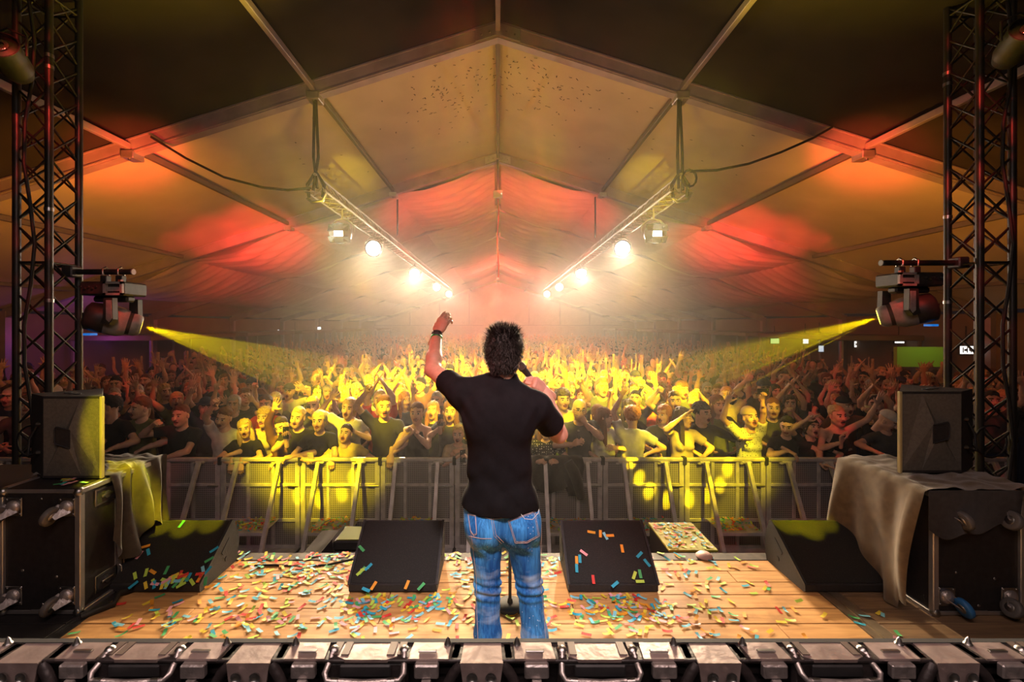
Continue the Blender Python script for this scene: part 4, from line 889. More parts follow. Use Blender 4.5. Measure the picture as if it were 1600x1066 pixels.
# materials of people
M_skin = mat('skin', (.66,.40,.29), .5, 0, .07, 25, .05, 200, .4)
M_skin2 = mat('skin_tan', (.52,.30,.20), .5, 0, .07, 25, .05, 200, .4)
M_lip = mat('lips', (.30,.07,.06), .5); M_mouth = mat('mouth_inside', (.05,.01,.01), .8)
M_eye = mat('eye_white', (.6,.56,.5), .3); M_iris = mat('iris', (.02,.014,.01), .3); M_brow = mat('eyebrow', (.05,.03,.018), .9)
def head_mesh(h=.006, mouth='open', female=False, key=None):
    s = SDF((-.105,-.14,-.19), (.105,.13,.14), h); f = .94 if female else 1.0
    s.ell((0,.012,.035), (.076*f,.095,.086), .0); s.ell((0,-.028,-.03), (.061*f,.062,.085), .04)
    s.ell((0,-.052,-.086), (.034*f,.032,.028), .03); s.cap((-.045*f,.0,-.06), (0,-.05,-.095), .022, .02, .03); s.cap((.045*f,.0,-.06), (0,-.05,-.095), .022, .02, .03)
    s.cap((0,.03,-.06), (0,.035,-.2), .052*f, .055*f, .03)
    s.cap((-.035,-.08,.03), (.035,-.08,.03), .011, .011, .02)
    for e in (-1,1):
        s.ell((e*.036,-.066,-.028), (.024,.022,.024), .025); s.ell((e*.031,-.106,.008), (.020,.018,.013), .008, 's')
        s.ell((e*.031,-.079,.007), (.014,.013,.012), .002); s.ell((e*.078*f,.012,-.008), (.009,.020,.032), .006); s.ell((e*.088*f,.004,-.006), (.005,.010,.018), .003, 's')
    s.cap((0,-.092,.012), (0,-.114,-.026), .009, .0135, .012); s.ell((-.012,-.102,-.03), (.008,.009,.007), .006); s.ell((.012,-.102,-.03), (.008,.009,.007), .006)
    op = dict(open=.020, closed=.002, small=.010)[mouth]
    s.ell((0,-.093,-.054), (.025,.011,.008), .008); s.ell((0,-.090,-.066-op*.7), (.022,.012,.008), .008)
    s.ell((0,-.105,-.060-op*.35), (.020 if op > .015 else .017,.026,max(op*.62,.0035)), .004, 's')
    V, Q = s.mesh(); C = V[Q].mean(1); mi = np.zeros(len(Q), int); x, y, z = C.T; ax = abs(x)
    mz = -.060-op*.35; dm = (x/.027)**2+((z-mz)/(.013+op*.75))**2
    mi[(dm < 1) & (y < -.075)] = 1
    inn = (x/.020)**2+((z-mz)/max(op*.62,.004))**2
    if op > .005: mi[(inn < 1.0) & (y < -.07) & (y > -.1005)] = 2
    ee = ((ax-.031)/.016)**2+((z-.007)/.0095)**2; mi[(ee < 1) & (y < -.07)] = 3
    mi[((ax-.031)**2+(z-.007)**2 < .0085**2) & (y < -.07)] = 4
    bz = .030+.002*np.cos((ax-.034)*60); mi[(ax > .014) & (ax < .052) & (abs(z-bz) < .006) & (y < -.06)] = 5
    return V, Q, mi
HEADM = lambda sk: [sk, M_lip, M_mouth, M_eye, M_iris, M_brow]
def hand_mesh(h=.006, curl=(.3,.3,.3,.3), thumb=.5, spread=.08, side=1, w_r=.026):
    # wrist at origin, fingers toward +Z, palm faces -Y, thumb on +X*side
    fin = []; lo = Vn(-.11,-.11,-.09); hi = Vn(.11,.05,.21); s = SDF(lo, hi, h)
    s.cap((0,0,-.07), (0,0,.005), w_r, w_r*.98, 0, sq=1.15)
    s.ell((0,0,.05), (.042,.017,.05), .02); s.cap((-.028*1,0,.085), (.028,0,.088), .0125, .0125, .015); s.ell((side*.024,-.008,.035), (.018,.016,.03), .012)
    for i in range(4):
        x = side*(.030-.020*i); z = .092-.004*abs(i-1.2); Ls = [(.042,.026,.021),(.046,.029,.022),(.043,.027,.021),(.034,.020,.018)][i]; r = [.0098,.0102,.0096,.0085][i]
        an = 0; az = side*spread*(1.5-i); p = Vn(x,0,z-.012); c_ = curl[i]
        for j, L in enumerate(Ls):
            an += c_*(.75 if j == 0 else 1.0 if j == 1 else .7)*1.35
            d = Vn(math.sin(az)*math.cos(an), -math.sin(an), math.cos(az)*math.cos(an)); q = p+d*(L+(.012 if j == 0 else 0)); s.cap(p, q, r, r*.88, .004 if j else .008); p = q; r *= .9
    p = Vn(side*.030,-.006,.022); a = thumb
    d1 = Vn(side*math.sin(.75*(1-a)+.35), -.25-.5*a, math.cos(.7*(1-a)+.2)); d1 /= np.linalg.norm(d1); q = p+d1*.043; s.cap(p, q, .0135, .0118, .01)
    d2 = d1+Vn(-side*(.9*a), -.25*a, .25); d2 /= np.linalg.norm(d2); q2 = q+d2*.030; s.cap(q, q2, .0112, .0098, .003); s.cap(q2, q2+d2*.012, .0098, .0085, .003)
    V, Q = s.mesh(); return V, Q, np.zeros(len(Q), int)
def frame(z, y):       # rotation whose Z axis is z and Y axis close to y
    z = Vector(z).normalized(); x = Vector(y).cross(z).normalized(); yy = z.cross(x); M = Matrix((x, yy, z)).transposed(); return M
def ik(a, c, L1, L2, pole):
    a = Vector(a); c = Vector(c); d = c-a; L = min(d.length, (L1+L2)*.995); u = d.normalized(); q = (L1*L1-L2*L2+L*L)/(2*L); hgt = math.sqrt(max(L1*L1-q*q, 0))
    p = Vector(pole); p = (p-u*p.dot(u)).normalized(); return a+u*q+p*hgt, a+u*L
HANDS = {}
def hand_cached(kind, side, h):
    key = (kind, side, h)
    if key not in HANDS:
        cu, th, sp = dict(open=((.05,.04,.05,.08), .0, .16), relax=((.3,.34,.38,.42), .35, .05), fist=((1.15,1.2,1.2,1.2), .9, .0), point=((.03,1.15,1.2,1.2), .8, .0),
                          flat=((.06,.05,.05,.06), .35, .03), grip=((.75,.8,.85,.9), .6, .02), vee=((.05,.05,1.15,1.2), .8, .1), rest=((.55,.5,.5,.55), .3, .06), pinch=((.62,.52,.4,.33), .75, .03))[kind]
        HANDS[key] = hand_mesh(h, cu, th, sp, side)
    return HANDS[key]
# pose: wrist targets in body space (front = -Y), pole, palm normal, hand kind
def build_person(name, pose, h=.02, hh=.0065, headh=.006, skin=None, fat=1.07, female=False, mouth='open', sleeve=.6, legs=True, seed=0, long_sleeve=False, tank=False):
    skin = skin or M_skin; lean = pose.get('lean', 0.0); sw = .172*(.9 if female else 1.0)*(.5+.5*fat)
    J = dict(pel=Vn(0,.0,.95), ch=Vn(0,-lean*.6,1.30), nb=Vn(0,.012-lean,1.475)); hc = Vn(0,-.028-lean*1.1,1.645)+np.array(pose.get('hoff', (0,0,0)))
    parts_V = []; parts_Q = []; parts_M = []
    def put(V, Q, mi):
        o = sum(len(v) for v in parts_V); parts_V.append(V); parts_Q.append(Q+o); parts_M.append(mi)
    arms = []
    for sd, nm in ((-1,'r'), (1,'l')):         # person faces -Y: their right hand is at -X
        raised = pose[nm][0][2] > 1.45
        sh = Vn(sd*(sw-.0+(.0 if raised else 0)), .01-lean*.9, 1.415+(.035 if raised else 0))
        el, wr = ik(sh, pose[nm][0], .285, .25, pose[nm][1]); arms.append((sd, sh, np.array(el), np.array(wr), pose[nm]))
    def torso(s, o, k=.05):
        f = fat
        s.ell((0,.008-lean*.55,1.29), (.150*f*(.92 if female else 1)+o,.112*f+o,.17+o), .0)
        s.ell((0,-.002-lean*.25,1.10), (.134*f+o,.102*f+o,.17+o), k); s.ell((0,.012,.95), (.155*(.5+.5*f)+o,.115*(.5+.5*f)+o,.13+o), k)
        s.cap((-sw*.72,.012-lean*.85,1.405), (sw*.72,.012-lean*.85,1.405), .052+o, .052+o, k)
        for e in (-1,1): s.cap(J['nb'], (e*sw*.8,.012-lean*.88,1.42), .048+o, .045+o, .03)
        if female:
            for e in (-1,1): s.ell((e*.062,-.095-lean*.6,1.275), (.052+o,.045+o,.05+o), .03)
    lo = Vn(-.36,-.3-max(lean,0),-.02); hi = Vn(.36,.26,1.56)
    for a in arms:
        for p in a[1:4]: lo = np.minimum(lo, p-.12); hi = np.maximum(hi, p+.12)
    s = SDF(lo, hi, h); torso(s, 0)
    s.cap(J['nb'], hc+Vn(0,.035,-.10), .056 if not female else .048, .052 if not female else .046, .03)
    for sd, sh, el, wr, pz in arms:
        q = .9 if female else 1.0
        s.cap(sh, el, .050*fat*q, .040*q, .03); s.cap(el, el+(wr-el)*.35, .041*q, .043*q, .02); s.cap(el+(wr-el)*.35, wr, .043*q, .027*q, .015)
    if legs:
        for e in (-1,1):
            s.cap((e*.085,.01,.9), (e*.095,-.01,.5), .085*fat, .055, .03); s.cap((e*.095,-.01,.5), (e*.10,.02,.08), .056, .037, .02); s.cap((e*.10,.05,.045), (e*.115,-.13,.035), .04, .035, .02)
    V, Q = s.mesh(); put(V, Q, np.zeros(len(Q), int))
    HV, HQ, HM = head_cache(headh, mouth, female)
    Rh = Matrix.Translation(Vector(hc)+Vector((0,0,.012))) @ Matrix.Rotation(pose.get('yaw', 0), 4, 'Z') @ Matrix.Rotation(pose.get('pitch', 0), 4, 'X') @ Matrix.Rotation(pose.get('roll', 0), 4, 'Y') @ Matrix.Scale(1.12, 4)
    put(xf(Rh, HV), HQ, HM)
    hands = []
    for sd, sh, el, wr, pz in arms:
        fd = Vector(pz[4]) if len(pz) > 4 and pz[4] else Vector(wr-el).normalized()
        R = frame(fd, -Vector(pz[2])).to_4x4(); R.translation = Vector(wr)
        # thumb side: person's right hand, palm forward (-Y), fingers up -> thumb points to +X
        HV2, HQ2, HM2 = hand_cached(pz[3], -sd, hh); sc_ = 1.0 if female else 1.1
        put(xf(R, HV2*sc_), HQ2, HM2); hands.append(R.copy())
    V = np.concatenate(parts_V); Q = np.concatenate(parts_Q); mi = np.concatenate(parts_M)
    me = np_mesh(name, V, Q, mi, HEADM(skin))
    # top
    s = SDF(lo, hi, h*.8); torso(s, .012 if not tank else .008)
    if not tank:
        for sd, sh, el, wr, pz in arms:
            if long_sleeve: s.cap(sh, el, .062*fat, .054, .03); s.cap(el, el+(wr-el)*.93, .054, .042, .02, flat=True)
            else: s.cap(sh, sh+(el-sh)*sleeve, .064*fat, .060*fat, .03, flat=True)
    ph = seed*1.7
    s.disp(lambda X,Y,Z: .0035*np.sin(Z*55+9*np.sin(X*11+ph)+Y*20)*np.clip((1.4-Z)*3, .2, 1)+.002*np.sin(X*70+Z*30+ph))
    nr = .085 if not tank else .125
    s.cut(lambda X,Y,Z: nr-np.sqrt(X**2*.8+(Y+.035+lean)**2+(Z-1.535)**2))
    s.cut(lambda X,Y,Z: (.90+.02*np.sin(X*9+ph))-Z)
    if tank: s.cut(lambda X,Y,Z: np.where(Z > 1.28, np.abs(X)-(.135-.06*np.clip((Z-1.28)/.15, 0, 1)), -1))
    V, Q = s.mesh(); top = np_mesh('top', V, Q, np.zeros(len(Q), int), [M_cloth])
    tr = None
    if legs:
        s = SDF((-.26,-.2,.02), (.26,.22,1.0), h); s.ell((0,.012,.93), (.166,.126,.12), 0)
        for e in (-1,1): s.cap((e*.085,.01,.9), (e*.095,-.01,.5), .095*fat, .07, .03); s.cap((e*.095,-.01,.5), (e*.10,.02,.07), .07, .055, .02, flat=True)
        s.disp(lambda X,Y,Z: .004*np.sin(Z*60+X*12)*(Z < .65)); V, Q = s.mesh(); tr = np_mesh('trousers', V, Q, np.zeros(len(Q), int), [M_cloth])
    return dict(body=me, top=top, trousers=tr, head=Rh, arms=arms, hands=hands)
HC = {}
def head_cache(h, mouth, female):
    k = (h, mouth, female)
    if k not in HC: HC[k] = head_mesh(h, mouth, female)
    return HC[k]
def hair_mesh(kind, h=.009):
    s = SDF((-.16,-.15,-.42), (.16,.17,.19), h); n = lambda X,Y,Z,a,f: a*np.sin(X*f+2*np.sin(Z*f*.6))*np.sin(Y*f*.9+Z*f*.7)
    if kind == 'short': s.ell((0,.018,.045), (.080,.096,.088), 0); s.ell((.01,-.02,.105), (.050,.055,.030), .03); s.disp(lambda X,Y,Z: n(X,Y,Z,.004,95)); s.cut(lambda X,Y,Z: .071-Z-np.clip(Y+.045,0,.2)*2.2-np.abs(X)*.15+.007*np.sin(X*210+Y*60)+.004*np.sin(X*95))
    elif kind == 'curly': s.ell((0,.022,.05), (.100,.108,.098), 0); s.disp(lambda X,Y,Z: .011*np.sin(X*130)*np.sin(Y*120)*np.sin(Z*125)); s.cut(lambda X,Y,Z: np.where(Y < -.02, .055-Z, np.where(Y < .02, -.02-Z, -.08-Z)))
    elif kind == 'bob': s.ell((0,.018,.042), (.088,.102,.092), 0); s.ell((0,.035,-.03), (.085,.075,.09), .03); s.disp(lambda X,Y,Z: n(X,Y,Z,.004,80)); s.cut(lambda X,Y,Z: np.where(Y < -.03, np.where(np.abs(X) > .058, -.05-Z, .05+X*.5-Z), -.10-Z)); s.ell((0,-.07,-.04), (.055,.09,.095), .01, 's')
    elif kind == 'long':
        s.ell((0,.018,.042), (.088,.102,.092), 0); s.ell((0,.045,-.06), (.090,.062,.12), .03); s.cap((-.07,.0,-.06), (-.085,-.02,-.33), .034, .020, .04); s.cap((.07,.0,-.06), (.085,-.02,-.33), .034, .020, .04); s.cap((0,.07,-.05), (0,.09,-.32), .055, .04, .05)
        s.disp(lambda X,Y,Z: .004*np.sin(X*150+Z*9+2*np.sin(Z*13))+.003*np.sin(Y*140+Z*8)); s.cut(lambda X,Y,Z: np.where((Y < -.03) & (np.abs(X) < .058), .055+X*.4-Z, -1)); s.ell((0,-.08,-.05), (.056,.10,.105), .01, 's')
    elif kind == 'bun': s.ell((0,.018,.042), (.081,.098,.088), 0); s.ell((0,.095,.075), (.04,.04,.036), .015); s.disp(lambda X,Y,Z: n(X,Y,Z,.003,90)); s.cut(lambda X,Y,Z: np.where(Y < -.02, .058-Z, np.where(Y < .02, .0-Z, -.07-Z)))
    elif kind == 'cap':
        s.ell((0,.015,.055), (.088,.104,.085), 0); s.cut(lambda X,Y,Z: .045-Z); s.ell((0,-.11,.055), (.062,.062,.008), .01)
    elif kind == 'hat': s.ell((0,.015,.07), (.086,.098,.085), 0); s.cut(lambda X,Y,Z: .045-Z); s.ell((0,.01,.05), (.145,.15,.009), .02)
    elif kind == 'beanie': s.ell((0,.018,.05), (.087,.103,.095), 0); s.cut(lambda X,Y,Z: .035-Z)
    V, Q = s.mesh(); return V, Q
HAIR = {k: np_mesh('hair', *hair_mesh(k), np.zeros(0) if False else 0, []) if False else None for k in ()}
HCOL = {'dark brown': mat('hair_dark_brown', (.035,.02,.012), .6, 0, .3, 60, .5, 150), 'brown': mat('hair_brown', (.12,.06,.03), .6, 0, .3, 60, .5, 150), 'blond': mat('hair_blond', (.50,.34,.15), .55, 0, .2, 60, .5, 150),
        'black': mat('hair_black', (.012,.010,.010), .6, 0, .3, 60, .5, 150), 'grey': mat('hair_grey', (.42,.38,.34), .6, 0, .2, 60, .5, 150), 'ginger': mat('hair_ginger', (.42,.16,.04), .6, 0, .2, 60, .5, 150)}
def get_hair(kind):
    if kind not in HAIR:
        V, Q = hair_mesh(kind); HAIR[kind] = np_mesh('hair', V, Q, np.zeros(len(Q), int), [HCOL['brown']])
    return HAIR[kind]
def fab(name, col, var=.12): return mat('fabric_'+name.replace(' ','_'), col, .85, 0, var, 15, .25, 200, .2)
def dots(name, c1, c2, sc):
    m, nt, b = new_mat(name); N = nt.nodes; tc = N.new('ShaderNodeTexCoord'); v = N.new('ShaderNodeTexVoronoi'); v.inputs['Scale'].default_value = sc; v.inputs['Randomness'].default_value = .35
    r = N.new('ShaderNodeValToRGB'); r.color_ramp.interpolation = 'CONSTANT'; r.color_ramp.elements[0].color = (*c2, 1); r.color_ramp.elements[1].position = .28; r.color_ramp.elements[1].color = (*c1, 1)
    nt.links.new(tc.outputs['Object'], v.inputs['Vector']); nt.links.new(v.outputs['Distance'], r.inputs[0]); nt.links.new(r.outputs[0], b.inputs['Base Color']); b.inputs['Roughness'].default_value = .8; return m
FAB = {'black': fab('black', (.022,.02,.021)), 'white': fab('white', (.62,.60,.57)), 'dark grey': fab('dark grey', (.07,.07,.075)), 'navy': fab('navy', (.025,.035,.09)), 'brown': fab('brown', (.14,.06,.035)),
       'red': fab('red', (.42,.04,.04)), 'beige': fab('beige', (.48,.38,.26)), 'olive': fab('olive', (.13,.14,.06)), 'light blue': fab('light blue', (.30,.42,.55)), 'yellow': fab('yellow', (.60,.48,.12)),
       'polka dot': dots('fabric_polka_dot_pale', (.50,.52,.42), (.06,.06,.05), 38), 'dark dotted': dots('fabric_dark_dotted', (.02,.02,.02), (.6,.58,.5), 30)}
M_jeanb = fab('dark jeans', (.04,.06,.12))
def slot(o, i, m): s_ = o.material_slots[i]; s_.link = 'OBJECT'; s_.material = m
def place(V, label, loc, rz=0, sc=1.0, top='black', hair=('short','brown'), group=None, skin=None, trousers=None, extras=True):
    o = obj('person', V['body'], None, loc, (0,0,rz), (sc,sc,sc)); tag(o, label, 'person', group)
    slot(o, 0, skin or M_skin)
    if hair:
        hcol = FAB.get(hair[1]) or HCOL[hair[1]]
        nm = {'cap':'cap','hat':'hat','beanie':'beanie'}.get(hair[0], 'hair')
        hr = obj(nm, get_hair(hair[0]), o); hr.matrix_local = V['head']; slot(hr, 0, hcol)
        if nm == 'hair' and hair[1] not in ('blond','grey'): slot(o, 5, hcol)
    t = obj('top', V['top'], o); slot(t, 0, FAB[top])
    if V['trousers'] and extras: q = obj('trousers', V['trousers'], o); slot(q, 0, trousers or M_jeanb)
    return o
UP = (0,0,1); FW = (0,-1,0)
OUT = lambda s: (s*1, .3, -.4)
POSES = {
 'both arms thrown up': dict(l=((.30,-.05,1.93),(1,.2,0),FW,'open'), r=((-.30,-.08,1.92),(-1,.2,0),FW,'open'), pitch=-.12),
 'one arm raised and pointing': dict(r=((-.24,-.22,1.90),(-1,.3,-.2),FW,'point'), l=((.24,-.22,1.12),(1,.5,-.2),(0,.3,-1),'relax'), yaw=.1),
 'left arm waving high': dict(l=((.30,-.12,1.92),(1,.3,0),FW,'open'), r=((-.22,-.20,1.12),(-1,.5,-.2),(0,.3,-1),'relax'), yaw=-.12, roll=.08),
 'a phone held up in both hands': dict(l=((.055,-.34,1.60),(1,-.1,-.9),(-1,-.1,0),'grip'), r=((-.055,-.34,1.60),(-1,-.1,-.9),(1,-.1,0),'grip')),
 'hands clapping overhead': dict(l=((.05,-.16,1.92),(1,-.2,0),(-1,0,0),'flat'), r=((-.05,-.16,1.92),(-1,-.2,0),(1,0,0),'flat'), pitch=-.15),
 'a raised fist': dict(r=((-.26,-.20,1.80),(-1,.2,-.3),FW,'fist'), l=((.22,-.25,1.15),(1,.5,-.2),(0,.3,-1),'rest'), roll=-.08),
 'arms down': dict(l=((.21,-.20,1.08),(1,.4,0),(-1,0,0),'relax'), r=((-.21,-.20,1.08),(-1,.4,0),(1,0,0),'relax'), yaw=.2),
 'a drink held up': dict(l=((.22,-.28,1.62),(1,.1,-.9),(-1,-.3,0),'grip'), r=((-.2,-.2,1.1),(-1,.5,0),(1,0,0),'relax'), yaw=.3),
 'two fingers in the air': dict(r=((-.20,-.18,1.92),(-1,.2,-.2),FW,'vee'), l=((.30,-.20,1.72),(1,.2,-.4),FW,'open'), roll=.1),
 'hands clasped at the chin': dict(l=((.03,-.24,1.43),(1,-.3,-1),(-1,0,.2),'fist'), r=((-.04,-.22,1.40),(-1,-.3,-1),(1,0,.2),'fist')),
}
VAR = {}
def variant(pname, female, mouth='open', **kw):
    key = (pname, female, mouth, tuple(sorted(kw.items())))
    if key not in VAR:
        VAR[key] = build_person('body', POSES[pname], h=kw.pop('h', .024), hh=.0075, headh=.0075, female=female, mouth=mouth, seed=len(VAR), legs=kw.pop('legs', True), **kw)
    return VAR[key]
# phones, cups
M_phone = mat('phone_case', (.02,.02,.022), .3); M_screen = emis('phone_screen', (.75,.8,.7), .5); M_phonew = mat('pale_phone_case', (.6,.58,.5), .35)
ph_b = MB().box((-.037,-.004,-.075),(.037,.004,.075), bev=.003).mesh('phone', M_phone); ph_s = MB().box((-.033,.0042,-.068),(.033,.0048,.068)).mesh('screen', M_screen)
ph_c = MB().lathe([(0,-.0052),(.006,-.0052),(.007,-.004)], 10, M=Matrix.Translation((-.02,0,.055)) @ Matrix.Rotation(math.pi/2,4,'X') @ Matrix.Scale(-1,4,(0,0,1))).mesh('camera_lens', M_chrome)
def phone(loc, label, rz=0, land=False, rx=0, pale=False, group=None):
    o = obj('phone', ph_b, None, loc, (rx, math.pi/2 if land else 0, rz)); tag(o, label, 'phone', group); slot(o, 0, M_phonew if pale else M_phone)
    obj('screen', ph_s, o); obj('camera_lens', ph_c, o); return o
M_cup = mat('clear_cup', (.75,.6,.3), .3); cup_me = MB().lathe([(0,0),(.028,0),(.038,.10),(.036,.10),(.027,.006),(0,.006)], 14).mesh('cup', M_cup)
# ---------------- front row ----------------
def fr(px, py, D=5.95, sc=1.0):     # a person whose head shows at this pixel: returns floor location; sc is fitted to the head height
    X = (px-VX)/F*D; z = CZ-(py-VY)/F*D; return (X, D, 0), z/1.645
def front(px, py, D, label, pose, top, hair, female=False, mouth='open', rz=0, **kw):
    skin = kw.pop('skin', None); fixed = kw.pop('sc', None)
    V = build_person('body', pose, h=.023, hh=.0068, headh=.0062, female=female, mouth=mouth, seed=int(px), legs=True, **kw)
    X = (px-VX)/F*D; z = CZ-(py-VY)/F*D; sc = fixed or max(.84, min(1.04, z/1.63)); dz = z-1.645*sc
    if dz > -.03: dz = 0
    o = place(V, label, (X, D, 0), rz, sc, top, hair, skin=skin)
    return o, V
def at_hand(o, V, side, off=(0,-.03,.09)):      # world point in the palm of a hand
    R = V['hands'][0 if side == 'r' else 1]; M = Matrix.Translation(o.location) @ Matrix.Rotation(o.rotation_euler.z, 4, 'Z') @ Matrix.Scale(o.scale.x, 4)
    return M @ (R @ Vector(off))
RAIL = 1.16
def on_rail(sc, x, s=1, dy=-.28): return ((x, dy, RAIL/sc), (s*1, .2, .3), (0,.0,-1), 'rest', (0,-.35,-.9))
RL = lambda sc=1.0, x=.2: ((x,-.22,RAIL/sc+.02),(1,.3,-.2),(0,.0,-1),'rest',(-.6,-.5,-.35))
RR = lambda sc=1.0, x=.2: ((-x,-.22,RAIL/sc+.02),(-1,.3,-.2),(0,.0,-1),'rest',(.6,-.5,-.35))
front(172, 622, 6.0, 'person in black with a white collar turned sideways, beside the left loudspeaker', dict(l=RL(), r=RR(), yaw=-1.0), 'black', ('short','black'), mouth='closed')
front(222, 640, 6.1, 'person in an olive top leaning forward, second from the left loudspeaker', dict(l=RL(), r=((-.28,-.3,1.3),(-1,.2,-1),FW,'relax'), roll=.2, yaw=-.4), 'olive', ('short','brown'))
front(285, 652, 5.95, 'stocky man in black T-shirt, right fist at his face, left forearm on rail', dict(r=((-.20,-.26,1.58),(-1,.1,-.6),(1,-.2,0),'fist'), l=((-.02,-.30,1.17),(1,.2,.1),(0,.0,-1),'rest',(-.9,-.3,-.3))), 'black', ('short','brown'), fat=1.12, mouth='small')
front(352, 655, 6.0, 'person in white T-shirt hiding the face behind a raised arm with pointing finger', dict(r=((-.02,-.22,1.86),(-1,-.1,-.1),FW,'point'), l=((.18,-.25,1.2),(1,.3,-.2),(0,.3,-1),'rest'), roll=.25, pitch=.2), 'white', ('short','brown'), fat=1.1)
front(384, 672, 5.93, 'woman with long blond hair and black top resting both hands over the rail', dict(l=((.10,-.30,1.22),(1,.2,.1),(0,.0,-1),'rest',(.1,-.35,-.9)), r=((-.04,-.30,1.22),(-1,.2,.1),(0,.0,-1),'rest',(.1,-.35,-.9)), yaw=.35, roll=-.15), 'black', ('long','blond'), True, 'small')
front(415, 655, 6.15, 'woman with short blond hair in strong yellow light, beside the long haired blond woman', dict(l=RL(), r=RR(), pitch=-.05), 'beige', ('curly','blond'), True, 'closed')
front(442, 668, 6.0, 'person in brown long sleeved top, one arm straight up, beside the man filming', dict(r=((-.06,-.15,1.93),(-1,0,0),FW,'open'), l=((.1,-.28,1.2),(1,.2,-.2),(0,.3,-1),'rest'), roll=-.3, pitch=.3), 'brown', ('short','dark brown'), long_sleeve=True, fat=1.05)
o, V = front(467, 655, 5.98, 'man with short fair hair filming with a black phone held at his chin', dict(r=((-.02,-.32,1.42),(-1,0,-.9),(.3,-1,.1),'grip',(0,-.1,1)), l=((.05,-.28,1.2),(1,.2,-.2),(0,.3,-1),'rest'), roll=.1), 'black', ('short','blond'), mouth='closed')
phone(at_hand(o, V, 'r', (0,-.03,.11)), 'black phone held upright before the chin of the fair haired man', pale=False)
o, V = front(500, 660, 5.94, 'older grey haired woman in black top, hands folded around a phone', dict(r=((-.09,-.30,1.20),(-1,.3,-.2),(.6,0,-.5),'grip',(.8,-.4,.1)), l=((.07,-.30,1.20),(1,.3,-.2),(-.6,0,-.5),'grip',(-.8,-.4,.1)), yaw=.05), 'black', ('bob','grey'), True, 'closed')
phone(at_hand(o, V, 'r', (.03,-.02,.10))+Vector((0,-.03,.03)), 'small pale phone in the folded hands of the grey haired woman', land=False, rx=.4, pale=True)
front(541, 692, 5.92, 'bearded man in yellow lit shirt peering up from low behind the rail', dict(r=((-.14,-.26,1.34),(-1,.3,-.4),(0,.0,-1),'rest',(.2,-.4,-.8)), l=((.2,-.1,1.2),(1,.3,-.2),(0,.3,-1),'rest'), pitch=-.25, roll=.1), 'yellow', ('short','dark brown'), mouth='open', sc=.84)
front(546, 640, 6.3, 'woman in white T-shirt with right arm bent high, above the bearded man', dict(r=((-.22,-.1,1.80),(-1,.1,-.3),FW,'open'), l=((.15,-.3,1.4),(1,.2,-.8),(-1,0,0),'relax'), roll=.15), 'white', ('bob','blond'), True, 'open')
front(601, 630, 6.05, 'tall young man in black polo, right arm up, left hand on the rail', dict(r=((-.20,-.10,1.86),(-1,0,-.1),FW,'point'), l=((.16,-.33,1.13),(1,.4,.2),(0,.0,-1),'rest',(.0,-.5,-.8)), yaw=.35), 'black', ('short','brown'), mouth='open', fat=1.06)
front(652, 648, 5.97, 'woman in sleeveless black top with both fists clasped under her chin', dict(l=((.0,-.22,1.45),(1,-.2,-1),(-1,0,.2),'fist'), r=((-.05,-.24,1.42),(-1,-.2,-1),(1,0,.2),'fist')), 'black', ('bun','brown'), True, 'small', tank=True, fat=1.1)
o, V = front(704, 645, 6.1, 'woman with long brown hair shouting while holding a phone upright beside her face', dict(r=((-.10,-.32,1.50),(-1,0,-.9),(.3,-1,.1),'grip',(0,-.1,1)), l=((.15,-.25,1.2),(1,.2,-.2),(0,.3,-1),'rest')), 'dark grey', ('long','brown'), True, 'open')
phone(at_hand(o, V, 'r', (0,-.03,.11)), 'phone held upright by the shouting long haired woman', pale=False)
o, V = front(716, 688, 5.9, 'wide mouthed child in pale T-shirt leaning on the rail with a phone', dict(r=((.0,-.26,1.36),(-1,.1,-.8),(.8,-.3,0),'grip',(.5,-.4,.5)), l=((.16,-.28,1.36),(1,.1,-.8),(-.8,-.3,0),'grip',(-.3,-.4,.5))), 'beige', ('short','blond'), True, 'open', sc=.84)
phone(at_hand(o, V, 'l', (0,-.03,.09)), 'phone held by the child at the rail', rz=.5)
o, V = front(852, 690, 5.92, 'woman in black top with white dots bending over the rail beside the singer elbow', dict(l=((.14,-.30,1.25),(1,.2,-.5),(-.8,0,-.3),'grip',(-.6,-.4,.2)), r=((-.14,-.30,1.25),(-1,.2,-.5),(.8,0,-.3),'grip',(.6,-.4,.2)), pitch=.2), 'dark dotted', ('long','brown'), True, 'closed', sc=.88)
o, V = front(905, 643, 6.0, 'older man with bald head, glasses and dark shirt, one hand at his mouth', dict(l=((.04,-.22,1.52),(1,-.1,-.9),(-.6,.6,0),'relax',(-.5,.1,.8)), r=((-.12,-.28,1.28),(-1,.2,-.5),(1,-.1,0),'grip',(.3,-.6,.4))), 'dark grey', None, mouth='small', fat=1.05)
g = MB()
for e in (-1,1):
    g.tube([(e*.031+.022*math.cos(a/12*6.283), -.108, .006+.017*math.sin(a/12*6.283)) for a in range(13)], .0025, 5); g.cyl((e*.053,-.106,.01),(e*.08,.0,.006),.0022,n=5)
g.cyl((-.01,-.109,.01),(.01,-.109,.01),.002,n=5); q = g.build('glasses', M_dark, o); q.matrix_local = V['head']
b = thing('bottle', 'small dark bottle held by the bald man with glasses', 'bottle', at_hand(o, V, 'r', (0,-.035,.06))-Vector((0,0,.06)))
MB().lathe([(0,0),(.03,0),(.032,.01),(.032,.12),(.014,.17),(.013,.21),(0,.21)], 16).build('glass_body', M_dark, b); MB().lathe([(0,.205),(.015,.205),(.015,.222),(0,.222)], 12).build('cap', M_chrome, b)
front(944, 655, 6.1, 'woman in profile with long brown hair and white sleeve beside the curly head', dict(l=((.1,-.3,1.3),(1,.2,-.5),(-.8,0,-.3),'relax'), r=RR(), yaw=1.2), 'white', ('long','brown'), True, 'small')
